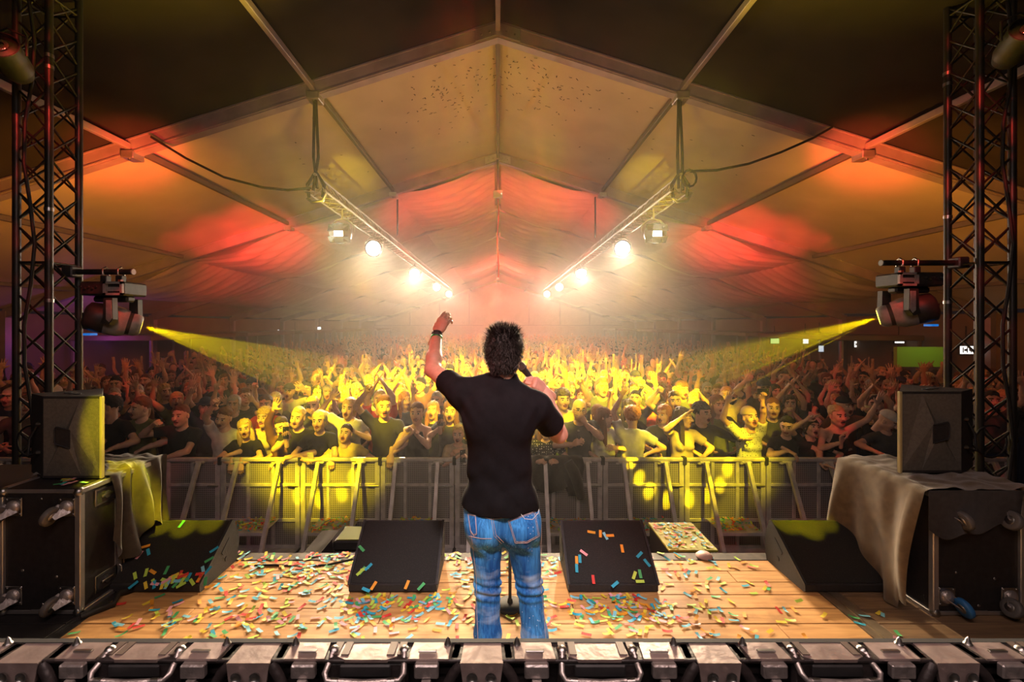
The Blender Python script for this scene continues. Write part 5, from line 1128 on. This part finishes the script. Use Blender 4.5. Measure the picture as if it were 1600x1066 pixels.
front(988, 655, 5.95, 'person with curly ginger hair seen from behind, white T-shirt, right arm stretched up', dict(l=((.14,-.02,1.94),(1,.2,0),(0,1,0),'open'), r=((-.2,-.05,1.15),(-1,.3,0),(0,0,-1),'rest'), yaw=.1), 'white', ('curly','ginger'), True, 'closed', rz=math.pi-.15)
front(879, 622, 6.6, 'dark curly haired man with both arms raised over the bald man', dict(l=((.24,-.12,1.88),(1,.1,0),FW,'point'), r=((-.2,-.12,1.85),(-1,.1,0),FW,'open'), yaw=.2), 'yellow', ('curly','dark brown'), mouth='small')
front(1066, 655, 6.0, 'woman in profile with dark hair and cream top, bracelet arm raised before her face', dict(r=((-.12,-.26,1.70),(-1,-.1,-.6),(.8,-.5,0),'flat'), l=RL(), yaw=.9), 'beige', ('long','dark brown'), True, 'small')
front(1036, 650, 6.25, 'woman with reddish hair looking left, behind the cream topped woman', dict(r=RR(), l=RL(), yaw=-.9), 'black', ('long','ginger'), True, 'open')
front(1096, 648, 6.15, 'person in black jacket stretching an arm sideways, left of the polka dot dress', dict(l=((.42,-.25,1.35),(1,.3,-.5),(0,0,1),'open'), r=RR(), yaw=.5), 'black', ('curly','black'), long_sleeve=True, mouth='open')
o, V = front(1170, 655, 5.98, 'woman in pale polka dot dress and pale hat, mouth wide open, phone held high', dict(l=((.06,-.22,1.93),(1,.1,-.2),(0,-1,.2),'grip',(-.15,-.1,1)), r=((-.34,-.10,1.88),(-1,.1,0),FW,'open'), pitch=-.2, roll=-.05), 'polka dot', ('beanie','beige'), True, 'open', fat=1.12)
phone(at_hand(o, V, 'l', (0,-.03,.13)), 'phone held sideways high over the woman in the polka dot dress', land=True)
front(1206, 640, 6.4, 'woman with pale face and tied hair just right of the polka dot dress', dict(l=RL(), r=RR(), yaw=-.4), 'dark grey', ('bun','brown'), True, 'small')
front(1228, 668, 5.98, 'person in dark top, bare arms on the rail, right of the dotted dress', dict(l=((.28,-.30,1.20),(1,.2,.1),(0,.0,-1),'vee',(.5,-.6,-.1)), r=((-.14,-.27,1.36),(-1,.1,-.6),(0,.0,-1),'rest',(.5,-.5,-.3)), yaw=-.7, pitch=.2), 'black', ('short','black'), mouth='closed')
front(1266, 678, 5.98, 'laughing girl in black with right hand thrown up, near the right wedge', dict(r=((-.16,-.16,1.80),(-1,.1,-.2),FW,'vee'), l=((.2,-.25,1.25),(1,.3,-.2),(0,.3,-1),'rest'), pitch=-.2, roll=.15), 'black', ('bob','dark brown'), True, 'open', sc=.88)
front(1306, 652, 6.0, 'blond woman singing in a black tank top, left arm reaching far up and out', dict(l=((.44,-.14,1.84),(1,.1,-.5),FW,'open'), r=((-.14,-.28,1.36),(-1,.1,-.8),(.4,-.8,0),'relax',(-.1,-.2,.9)), roll=-.08), 'black', ('bun','blond'), True, 'open', tank=True)
front(1384, 660, 6.0, 'person with a white cap bowed behind the right loudspeaker edge', dict(l=RL(), r=((-.40,-.30,1.30),(-1,.2,-.2),(0,0,-1),'rest'), yaw=.6, pitch=.5), 'dark grey', ('cap','white'))
front(118, 628, 6.1, 'dark clad person seen between the left loudspeaker and the truss', dict(l=RL(), r=RR(), yaw=.3), 'black', ('short','black'), mouth='closed')
front(1440, 632, 6.2, 'tall dark clad person behind the right loudspeaker', dict(l=RL(), r=((-.26,-.20,1.80),(-1,.2,-.3),FW,'open')), 'black', ('short','black'), mouth='closed')
# ---------------- the packed crowd: individuals up to 300 ----------------
PN = list(POSES); wts = np.array([.22,.15,.12,.09,.09,.08,.08,.05,.08,.04]); wts /= wts.sum()
pool = []
for p in PN:
    for fem in (False, True): pool.append((p, fem, variant(p, fem, 'open' if p not in ('arms down','a phone held up in both hands') else 'closed')))
TOPS = ['black','white','dark grey','navy','brown','red','beige','olive','black','black','black','dark grey','black','navy']
SHORT = {'both arms thrown up':'both arms up','one arm raised and pointing':'one arm pointing up','left arm waving high':'waving high','a phone held up in both hands':'holding a phone','hands clapping overhead':'clapping overhead','a raised fist':'fist raised','arms down':'arms down','a drink held up':'drink held up','two fingers in the air':'two fingers up','hands clasped at the chin':'hands at chin'}
cand = []; y = 6.75; r = 0
while len(cand) < 272 and y < 16:
    dx = .56+.012*(y-6); half = min(1.16*y, 12.0); x = -half+random.uniform(0,dx)
    while x < half: cand.append((x+random.gauss(0,.06), y+random.gauss(0,.09))); x += dx*random.uniform(.9,1.25)
    y += .56; r += 1
cand = cand[:272]; YEND = y
for i, (x, yy) in enumerate(cand):
    k = int(rng.choice(len(PN), p=wts)); 
    if abs(x) > 4.5 and random.random() < .35: k = PN.index('arms down')
    fem = random.random() < .5; p, _, V = pool[2*k+int(fem)]
    hk = random.choice(['long','bob','bun','long'] if fem else ['short','short','curly','short','cap','hat' if random.random() < .2 else 'short'])
    hc = random.choice(['black','navy','white']) if hk in ('cap','hat') else random.choice(['dark brown','brown','black','blond','brown','dark brown','grey','ginger'])
    tp = random.choice(TOPS); where = 'left side' if x < -2.6 else 'right side' if x > 2.6 else 'middle'; dep = 'near rows' if yy < 8.6 else 'middle rows' if yy < 11.5 else 'farther rows'
    lb = '%s with %s %s, %s top, %s, %s, %s' % ('woman' if fem else 'man', hc, 'hair' if hk not in ('cap','hat') else hk, tp, SHORT[p], dep, where)
    sc = random.gauss(1.0 if not fem else .955, .035); rz = random.gauss(0, .25)-math.atan2(-x, yy)*-.6
    o = place(V, lb, (x, yy, 0), -rz if False else random.gauss(0,.22)-math.atan2(x, yy)*.7, sc, tp, (hk, hc), '%s in the %s of the crowd, %s' % ('women' if fem else 'men', dep, where), M_skin if random.random() < .8 else M_skin2, extras=yy < 9)
    if p == 'a phone held up in both hands':
        a = (V['hands'][0] @ Vector((0,-.03,.09)))*.5+(V['hands'][1] @ Vector((0,-.03,.09)))*.5; M = Matrix.Translation(o.location) @ Matrix.Rotation(o.rotation_euler.z, 4, 'Z') @ Matrix.Scale(sc, 4)
        phone(M @ a, 'phone held up in both hands in the crowd, %s, %s' % (dep, where), rz=o.rotation_euler.z, land=random.random() < .4, pale=random.random() < .3, group='phones held up in the %s, %s' % (dep, where))
    elif p == 'a drink held up':
        M = Matrix.Translation(o.location) @ Matrix.Rotation(o.rotation_euler.z, 4, 'Z') @ Matrix.Scale(sc, 4); q = obj('cup', cup_me, None, M @ (V['hands'][1] @ Vector((0,-.03,.06)))-Vector((0,0,.03))); tag(q, 'plastic beer cup held up in the crowd, %s, %s' % (dep, where), 'cup', 'cups in the %s, %s' % (dep, where))
# the rest of the crowd as one mass
tmpl = []
for p in ('both arms thrown up','one arm raised and pointing','hands clapping overhead','arms down','two fingers in the air','left arm waving high'):
    P_ = POSES[p]; parts = []
    def lowp(which, h=.05):
        s = SDF((-.5,-.35,.98 if h > .06 else .9), (.5,.3,2.2), h)
        if which == 'skin':
            s.ell((0,-.03,1.63), (.078,.095,.12), 0); s.cap((0,0,1.4),(0,-.01,1.56),.055,.055,.02)
            for sd, nm in ((-1,'r'),(1,'l')):
                sh = Vn(sd*.17,.01,1.43); el, wr = ik(sh, P_[nm][0], .285, .25, P_[nm][1]); el = np.array(el); wr = np.array(wr); d = (wr-el)/np.linalg.norm(wr-el); g_ = .012 if h > .06 else 0; s.cap(sh, el, .055, .045+g_, .02); s.cap(el, wr, .045+g_, .036+g_, .01); s.cap(wr+d*.03, wr+d*.12, .045+g_, .038+g_, .01)
        elif which == 'top':
            s.ell((0,.01,1.25), (.18,.13,.24), 0); s.cap((-.14,.01,1.4),(.14,.01,1.4),.07,.07,.04); s.ell((0,.01,1.0),(.17,.12,.16),.05)
            for sd, nm in ((-1,'r'),(1,'l')):
                sh = Vn(sd*.16,.01,1.42); el, wr = ik(sh, P_[nm][0], .285, .25, P_[nm][1]); el = np.array(el); s.cap(sh, sh+(el-sh)*.5, .07, .065, .03)
        else: s.ell((0,.0,1.67), (.09,.105,.10), 0); s.cut(lambda X,Y,Z: np.where(Y < -.05, 1.69-Z, 1.58-Z))
        return s.mesh()
    tmpl.append([[lowp(w_, h_) for w_ in ('skin','top','hair')] for h_ in (.057, .092)])
MM_ = [M_skin]+[FAB[k] for k in ('black','white','dark grey','navy','red','beige')]+[HCOL[k] for k in ('dark brown','brown','black','blond')]
Vs, Qs, Ms, off = [], [], [], 0
y = YEND; 
while y < 44:
    half = min(1.15*y, 9.4+min(y*.06, 2)); dx = .62+.01*(y-14); x = -half+random.uniform(0, dx)
    while x < half:
        T = tmpl[random.choice([0,1,2,3,3,4,5,0])][0 if y < 19 else 1]; a = random.gauss(0,.25)-math.atan2(x, y)*.7; sc = random.gauss(.98,.04); c_, s_ = math.cos(a)*sc, math.sin(a)*sc; R = np.array([[c_,-s_,0],[s_,c_,0],[0,0,sc]])
        tp = random.choice([1,1,2,3,4,5,6,1]); hp = random.choice([7,8,9,10,7,8])
        for (V, Q), m_ in zip(T, (0, tp, hp)):
            Vs.append(V @ R.T+np.array([x+random.gauss(0,.02), y, 0])); Qs.append(Q+off); Ms.append(np.full(len(Q), m_)); off += len(V)
        x += dx*random.uniform(.85,1.3)
    y += .66
me = np_mesh('distant_crowd', np.concatenate(Vs), np.concatenate(Qs), np.concatenate(Ms), MM_)
tag(obj('distant_crowd', me), 'dense crowd with raised hands reaching back to the far end of the tent', 'crowd', kind='stuff')
print('CROWD', len(cand), off, len(VAR))
# ---------------- the singer ----------------
O0 = Vector((0.0, 2.35, 1.0))
def L_(px, py, D): return P(px, py, D)-O0
sg = None
sk = mat('singer_skin', (.58,.32,.22), .45, 0, .08, 30, .15, 180, .5)
elL, wrL = Vn(*L_(676,578,2.56)), Vn(*L_(683,521,2.74)); shL = Vn(-.195,.0,1.455)
shR, elR, wrR = Vn(.203,.0,1.378), Vn(*L_(873,679,2.50)), Vn(*L_(851,610,2.64))
hcS = Vn(.036,.015,1.650)
def storso(s, o):
    s.ell((.005,.0,1.30), (.170+o,.115+o,.19+o), 0); s.ell((.008,.0,1.08), (.156+o,.105+o,.20+o), .06); s.ell((.012,.0,.90), (.160+o,.115+o,.12+o), .05)
    s.cap((-.16,.0,1.42), (.165,.0,1.365), .060+o, .062+o, .05); s.cap((.01,.0,1.50), shL, .052+o, .050+o, .04); s.cap((.01,.0,1.50), shR, .052+o, .052+o, .04)
    for e in (-1,1): s.ell((.005+e*.085,-.065,1.33), (.075+o,.05+o,.11+o), .05)
s = SDF((-.48,-.22,.8), (.5,.55,1.86), .009); storso(s, 0); s.cap((.02,.0,1.46), (.034,.02,1.57), .062, .056, .03)
s.cap(shL, elL, .054, .043, .03); m1 = elL+(wrL-elL)*.3; s.cap(elL, m1, .043, .045, .02); s.cap(m1, wrL, .045, .028, .02)
s.cap(shR, elR, .056, .046, .03); m2 = elR+(wrR-elR)*.35; s.cap(elR, m2, .046, .048, .02); s.cap(m2, wrR, .048, .029, .02)
V1, Q1 = s.mesh(); parts = [(V1, Q1, np.zeros(len(Q1), int))]
HV, HQ, HM = head_mesh(.005, 'open'); Rh = Matrix.Translation(Vector(hcS)) @ Matrix.Rotation(math.pi-.22, 4, 'Z') @ Matrix.Rotation(-.02, 4, 'X') @ Matrix.Scale(1.06, 4); parts.append((xf(Rh, HV), HQ, HM))
# raised left hand (viewer's left): back of the hand to the camera, fingers closing to the right
hV, hQ, hM = hand_mesh(.0042, (.32,.42,.52,.62), .7, .03, 1, .0265)
RL_ = frame(L_(705,476,2.78)-Vector(wrL), (-.35,-.95,0)).to_4x4(); RL_.translation = Vector(wrL); parts.append((xf(RL_, hV*.98), hQ, hM))
gV, gQ, gM = hand_mesh(.0042, (.80,.85,.88,.9), .75, .02, -1, .0275)
RR_ = frame(L_(820,585,2.56)-Vector(wrR), (.55,-.75,.35)).to_4x4(); RR_.translation = Vector(wrR); parts.append((xf(RR_, gV*1.0), gQ, gM))
for e in (-1, 1):      # feet and lower legs inside shoes and jeans
    pass
s = SDF((-.2,-.2,-.02), (.36,.28,.9), .014)
s.cap((-.07,0,.85), (-.056,.02,.43), .075, .05, .02); s.cap((-.056,.02,.43), (-.05,.0,.06), .05, .035, .02); s.cap((.1,0,.85), (.163,.02,.43), .075, .05, .02); s.cap((.163,.02,.43), (.20,.0,.06), .05, .035, .02)
V2, Q2 = s.mesh(); parts.append((V2, Q2, np.zeros(len(Q2), int)))
Vv = []; Qq = []; Mm = []; o_ = 0
for v, q, m_ in parts: Vv.append(v); Qq.append(q+o_); Mm.append(m_); o_ += len(v)
me = np_mesh('singer_body', np.concatenate(Vv), np.concatenate(Qq), np.concatenate(Mm), HEADM(sk))
sg = obj('person', me, None, O0); tag(sg, 'singer seen from behind in black T-shirt and blue jeans, left arm raised', 'person')
# T-shirt
s = SDF((-.40,-.24,.78), (.42,.32,1.62), .0075); storso(s, .013)
s.ell((.012,.0,.88), (.196,.138,.16), .05)
s.cap(shL, shL+(elL-shL)*.50, .071, .066, .035, flat=True); s.cap(shR, shR+(elR-shR)*.66, .074, .074, .035, flat=True)
def folds(X, Y, Z):
    d = .0035*np.sin((Z*34+X*26)+2.2*np.sin(X*9+Z*6))*np.clip((1.32-Z)*2.5, 0, 1)
    d += .0045*np.sin(Z*60-X*38+1.5*np.sin(X*17))*np.exp(-((Z-1.0)/.09)**2)*np.clip(.5-X*1.5, .3, 1)
    d += .005*np.sin((X+Z*.6)*80)*np.exp(-(((X+.17)/.06)**2+((Z-1.36)/.08)**2)) + .005*np.sin((X-Z*.5)*75)*np.exp(-(((X-.18)/.06)**2+((Z-1.33)/.09)**2))
    return d+.002*np.sin(X*90+Z*14)*np.clip((1.0-Z)*5, 0, 1)
s.cap((.018,.0,1.47), (.030,.018,1.56), .080, .070, .03); s.disp(folds)
s.cut(lambda X,Y,Z: np.where(Z > 1.44, .063-np.sqrt((X-.028)**2+(Y-.03)**2), -1)); s.cut(lambda X,Y,Z: np.where((abs(X-.028) < .1), Z-1.562+.25*(Y+.03), -1)); s.cut(lambda X,Y,Z: (.872-.02*np.sin((X+.2)*4)-(X)*.07+.10*(Y < 0)*0+.01*np.sin(X*14))-Z)
V, Q = s.mesh()
M_tee = mat('black_tshirt', (.007,.006,.007), .9, 0, .15, 30, .12, 60, .15)
tee = np_mesh('t_shirt', V, Q, np.zeros(len(Q), int), [M_tee]); to = obj('t_shirt', tee, sg)
ring = [(.028+.066*math.cos(a/28*6.283), .03+.066*math.sin(a/28*6.283), 1.558-.016*math.sin(a/28*6.283)) for a in range(29)]
MB().tube(ring, .006, 6).build('collar', M_tee, to)
# jeans
s = SDF((-.24,-.22,.0), (.40,.28,.96), .0065)
s.ell((.012,.0,.87), (.185,.125,.11), 0); s.ell((-.068,-.045,.775), (.100,.095,.105), .035); s.ell((.108,-.045,.775), (.108,.095,.105), .035)
s.cap((-.068,.0,.80), (-.053,.015,.44), .094, .0625, .05); s.cap((-.053,.015,.44), (-.053,-.005,.21), .062, .066, .03); s.cap((-.053,-.005,.21), (-.048,.0,.06), .066, .057, .03, flat=True)
s.cap((.112,.0,.80), (.165,.015,.44), .098, .064, .05); s.cap((.165,.015,.44), (.188,-.005,.21), .063, .064, .03); s.cap((.188,-.005,.21), (.212,.0,.06), .064, .057, .03, flat=True)
def jf(X, Y, Z):
    k = np.exp(-((Z-.44)/.055)**2); d = -.0065*np.sin(Z*150+X*30+1.5*np.sin(X*25+Y*10))*k
    d += .003*np.sin(Z*70+X*50)*np.exp(-((Z-.66)/.05)**2)+.0035*np.sin(Z*110+9*X)*np.exp(-((Z-.12)/.07)**2)+.0015*np.sin(Z*45+X*80)
    return d+.0015*np.exp(-((Z-.69)/.006)**2)*(Y < -.05)
s.disp(jf); s.cut(lambda X,Y,Z: Z-.905+.02*X)
V, Q = s.mesh()
def denim():
    m, nt, b = new_mat('blue_denim'); N = nt.nodes; L = nt.links; tc = N.new('ShaderNodeTexCoord')
    def noise(scale, st, det=5):
        mp = N.new('ShaderNodeMapping'); mp.inputs['Scale'].default_value = st; L.new(tc.outputs['Object'], mp.inputs[0]); n = N.new('ShaderNodeTexNoise'); n.inputs['Scale'].default_value = scale; n.inputs['Detail'].default_value = det; L.new(mp.outputs[0], n.inputs['Vector']); return n.outputs['Fac']
    def ramp(src, p0, c0, p1, c1):
        r = N.new('ShaderNodeValToRGB'); r.color_ramp.elements[0].position = p0; r.color_ramp.elements[0].color = (*c0,1); r.color_ramp.elements[1].position = p1; r.color_ramp.elements[1].color = (*c1,1); L.new(src, r.inputs[0]); return r.outputs[0]
    base = ramp(noise(9, (1,1,.28)), .35, (.010,.09,.33), .66, (.06,.30,.70))
    streak = ramp(noise(120, (1,1,.05), 3), .42, (.62,.66,.72), .60, (1.25,1.2,1.15))
    mx = N.new('ShaderNodeMixRGB'); mx.blend_type = 'MULTIPLY'; mx.inputs[0].default_value = .9; L.new(base, mx.inputs[1]); L.new(streak, mx.inputs[2])
    fade = ramp(noise(5, (1,1,2.2)), .52, (0,0,0), .72, (.7,.7,.7)); m2 = N.new('ShaderNodeMixRGB'); L.new(fade, m2.inputs[0]); L.new(mx.outputs[0], m2.inputs[1]); m2.inputs[2].default_value = (.45,.62,.82,1)
    v = N.new('ShaderNodeTexVoronoi'); v.inputs['Scale'].default_value = 55; L.new(tc.outputs['Object'], v.inputs['Vector']); sp = ramp(v.outputs['Distance'], .10, (1,1,1), .13, (0,0,0)); gate = ramp(noise(3.2, (1,1,1), 2), .52, (0,0,0), .56, (1,1,1))
    mm = N.new('ShaderNodeMixRGB'); mm.blend_type = 'MULTIPLY'; mm.inputs[0].default_value = 1; L.new(sp, mm.inputs[1]); L.new(gate, mm.inputs[2]); m3 = N.new('ShaderNodeMixRGB'); L.new(mm.outputs[0], m3.inputs[0]); L.new(m2.outputs[0], m3.inputs[1]); m3.inputs[2].default_value = (.75,.8,.85,1)
    L.new(m3.outputs[0], b.inputs['Base Color']); b.inputs['Roughness'].default_value = .8; b.inputs['Specular IOR Level'].default_value = .2
    bp = N.new('ShaderNodeBump'); bp.inputs['Strength'].default_value = .25; bp.inputs['Distance'].default_value = .004; L.new(noise(60, (1,1,1)), bp.inputs['Height']); L.new(bp.outputs[0], b.inputs['Normal']); return m
M_den = denim(); jn = obj('jeans', np_mesh('jeans', V, Q, np.zeros(len(Q), int), [M_den]), sg)
bvh = BVHTree.FromPolygons([tuple(v) for v in V], [tuple(int(i) for i in q) for q in Q])
co = Vector((0,0,CZ))-O0
def hit(px, py, off=.002):
    d = Vector(((px-VX)/F, 1, -(py-VY)/F)).normalized(); h = bvh.ray_cast(co, d); return (h[0]-d*off) if h[0] is not None else None
M_st = mat('jeans_thread', (.55,.42,.36), .7)
def dens_(pts, n=8):
    out = []
    for a, b in zip(pts[:-1], pts[1:]): out += [(a[0]+(b[0]-a[0])*k/n, a[1]+(b[1]-a[1])*k/n) for k in range(n)]
    return out+[pts[-1]]
def stitch(pts, r=.0011, name='seam', m=None):
    q = [p for p in (hit(x, y) for x, y in dens_(pts)) if p is not None]
    if len(q) > 2: MB().tube(q, r, 5).build(name, m or M_st, jn)
def pocket(poly, name='back_pocket'):
    # poly: 4 corners + tip, in photo pixels; a thin raised patch following the seat
    (ax,ay),(bx,by),(cx_,cy),(dx_,dy) = poly; n = 12; mb = MB(); ok = {}
    for i in range(n+1):
        for j in range(n+1):
            u, v = i/n, j/n; x = (ax*(1-u)+bx*u)*(1-v)+(dx_*(1-u)+cx_*u)*v; y = (ay*(1-u)+by*u)*(1-v)+(dy*(1-u)+cy*u)*v+5*math.sin(math.pi*u)*v
            edge = min(u, 1-u, v, 1-v); p = hit(x, y, .0055 if edge > .04 else .0005); ok[(i,j)] = p
    idx = {}; vs = []
    for k, p in ok.items():
        if p is not None: idx[k] = len(vs); vs.append(p)
    fs = [tuple(idx[k] for k in ((i,j),(i,j+1),(i+1,j+1),(i+1,j))) for i in range(n) for j in range(n) if all(k in idx for k in ((i,j),(i,j+1),(i+1,j+1),(i+1,j)))]
    mb.add(vs, fs, 0, True); po = mb.build(name, M_den, jn)
    out = [(ax,ay),(bx,by),(cx_,cy),((cx_+dx_)/2,(cy+dy)/2+5),(dx_,dy),(ax,ay)]
    q = [p for p in (hit(x, y, .0065) for x, y in dens_(out)) if p is not None]; MB().tube(q, .0011, 5).build('pocket_seam', M_st, po)
    q = [p for p in (hit(x+(((ax+bx+cx_+dx_)/4)-x)*.09, y+(((ay+by+cy+dy)/4)-y)*.09, .0065) for x, y in dens_(out)) if p is not None]; MB().tube(q, .0009, 5).build('pocket_seam', M_st, po)
pocket([(794,814),(836,799),(843,838),(805,849)]); pocket([(731,803),(743,806),(745,835),(735,830)])
stitch([(734,792),(768,800),(800,803),(842,803)]); stitch([(767,797),(768,815),(772,838),(784,850)]); stitch([(770,797),(771,815),(775,836),(787,848)])
stitch([(733,800),(768,812),(800,808),(840,797)]); stitch([(733,838),(752,842),(768,842)], .0016)
stitch([(733,810),(738,850),(744,900),(745,960),(747,1003)]); stitch([(846,820),(846,870),(845,915),(850,960),(853,1003)])
for px in (768, 812): 
    a, b = hit(px, 789, .006), hit(px+1, 803, .006)
    if a and b: MB().tube([a, b], .004, 6).build('belt_loop', M_den, jn)
q = [p for p in (hit(x, y, .008) for x, y in dens_([(812,801),(820,811),(832,812),(841,802),(843,790)])) if p is not None]
if len(q) > 2: MB().tube(q, .0015, 6).build('drawcord', mat('white_cord', (.7,.66,.62), .7), jn)
# shoes
for x, y0 in ((-.045, .0), (.215, .0)):
    s = SDF((x-.07,-.12,-.01), (x+.07,.24,.13), .007); s.cap((x,-.055,.045), (x,.03,.05), .043, .045, .02); s.cap((x,.03,.04), (x+.012,.17,.032), .045, .036, .02); s.cut(lambda X,Y,Z: .003-Z); V, Q = s.mesh()
    so = obj('shoe', np_mesh('shoe', V, Q, np.zeros(len(Q), int), [mat('white_leather', (.6,.58,.55), .5)]), sg); MB().box((x-.043,-.1,.0),(x+.045,.205,.018), bev=.006).build('sole', M_rubber, so)
# watch, wristband
axf = (wrL-elL)/np.linalg.norm(wrL-elL)
def band(t, r, wdt, m, name, par):
    c_ = Vector(wrL+axf*t); R = Vector(axf).to_track_quat('Z','Y').to_matrix().to_4x4(); R.translation = c_
    return MB().lathe([(r,-wdt),(r+.003,-wdt),(r+.0035,0),(r+.003,wdt),(r,wdt)], 26, M=R).build(name, m, par)
wt = thing('wristwatch', 'black sports watch on the raised wrist of the singer', 'watch', O0); bw = band(-.012, .030, .012, M_rubber, 'strap', wt)
c_ = Vector(wrL+axf*-.012)+Vector((.004,-.034,.0)); R = Vector((.1,-1,.1)).to_track_quat('Z','Y').to_matrix().to_4x4(); R.translation = c_
MB().lathe([(0,.008),(.015,.008),(.019,.005),(.02,-.004),(0,-.004)], 20, M=R).build('dial_case', M_dark, wt); MB().lathe([(0,.009),(.014,.0085)], 16, M=R).build('glass', M_dark, wt)
wb = thing('wristband', 'green wristband below the watch on the raised arm of the singer', 'wristband', O0); band(-.034, .0315, .0075, mat('green_band', (.03,.55,.10), .5), 'band', wb); R2 = R.copy(); R2.translation = Vector(wrL+axf*-.034)+Vector((.01,-.033,0)); MB().box((-.006,-.006,-.002),(.006,.006,.004), M=R2).build('clip', M_chrome, wb)
# microphone
mt, mbm = L_(814,572,2.60), L_(838,601,2.68); ax_ = (mbm-mt).normalized(); mc = thing('microphone', 'black handheld microphone the singer holds at his mouth', 'microphone', O0)
R = (ax_).to_track_quat('Z','Y').to_matrix().to_4x4(); R.translation = mt
MB().lathe([(0,-.028),(.015,-.024),(.024,-.010),(.026,.004),(.023,.018),(.019,.026)], 20, M=R).build('grille', mat('mic_grille', (.16,.15,.15), .4, .8, .2, 300, .8, 900), mc)
MB().lathe([(.024,.014),(.025,.018),(.024,.024),(.019,.03),(.016,.09),(.0125,.17),(.012,.19),(0,.19)], 20, M=R).build('handle', M_rubber, mc)
e0 = Rh @ Vector((-.083,.012,-.012))
MB().tube([e0, e0+Vector((-.01,-.03,-.03)), e0+Vector((-.03,-.06,-.045)), Vector((.03,-.075,1.53))], .0016, 5).build('ear_monitor_wire', mat('pale_wire', (.5,.45,.42), .5), sg)
MB().lathe([(0,.012),(.008,.01),(.009,0)], 10, M=Matrix.Translation(e0) @ Matrix.Rotation(math.pi/2, 4, 'Y')).build('ear_monitor', M_dark, sg)
# hair: a soft cap and several thousand fine tapering strands
s = SDF((-.16,-.17,-.15), (.16,.17,.19), .006); s.ell((0,.020,.046), (.089,.106,.092), 0); s.ell((0,.055,-.02), (.070,.062,.085), .03)
s.disp(lambda X,Y,Z: -.003+.002*np.sin(X*120+3*np.sin(Z*40))*np.sin(Y*90)*1+.001*np.sin(Z*200+X*60)); s.cut(lambda X,Y,Z: np.where(Y < -.03, .062-Z, np.where(Y < .012, np.where(np.abs(X) > .06, .012-Z, -.06-Z), -.092-Z)))
V, Q = s.mesh(); M_hr = mat('singer_hair', (.022,.011,.008), .65, 0, .35, 90, .6, 220, .5)
hr = obj('hair', np_mesh('hair', V, Q, np.zeros(len(Q), int), [M_hr]), sg); hr.matrix_local = Rh
g = MB(); C = V[Q].mean(1); nrm = np.cross(V[Q[:,1]]-V[Q[:,0]], V[Q[:,2]]-V[Q[:,0]]); nrm /= np.linalg.norm(nrm, axis=1)[:,None]+1e-9
cc = Vn(0,.02,.03)
for i in rng.choice(len(Q), 5200):
    p = Vector(C[i]); n = Vector(nrm[i]); 
    if n.dot(Vector(C[i]-cc)) < 0: n = -n
    if p.z < -.088 or (p.y < -.02 and p.z < .05): continue
    top = max(0, min(1, (p.z-.0)/.10)); down = Vector((random.gauss(0,.25), .25+random.gauss(0,.2), -1))
    d = (n*(.25+.75*top)+down*(1-top)*.75+Vector((random.gauss(0,.33), random.gauss(0,.33), random.gauss(.05,.25)))).normalized(); L = random.uniform(.014,.026)*(1+.75*top) if p.z > -.05 else random.uniform(.010,.020)
    u, v = ortho(d); w0 = .0016; bend = Vector((random.gauss(0,.3), random.gauss(0,.3), -.35))*L*.35
    q0 = p-n*.002; q1 = p+d*L*.5+bend*.3; q2 = p+d*L+bend
    g.add([q0+u*w0, q0-u*w0, q1+u*w0*.8, q1-u*w0*.8, q2], [(0,1,3,2),(2,3,4)], 0, True)
so = g.build('hair_strands', M_hr, hr); so['kind'] = 'stuff'
# ---------------- haze ----------------
m = bpy.data.materials.new('haze'); m.use_nodes = True; nt = m.node_tree; nt.nodes.remove(nt.nodes['Principled BSDF'])
v = nt.nodes.new('ShaderNodeVolumeScatter'); v.inputs['Color'].default_value = (1,.96,.92,1); v.inputs['Density'].default_value = 0.0145; v.inputs['Anisotropy'].default_value = 0.38
nt.links.new(v.outputs[0], nt.nodes['Material Output'].inputs['Volume'])
hz = MB().box((-12.4,4.0,.02),(12.4,46.2,7.4)).build('haze', m); tag(hz, 'thin theatrical haze filling the whole tent', 'haze', kind='stuff')
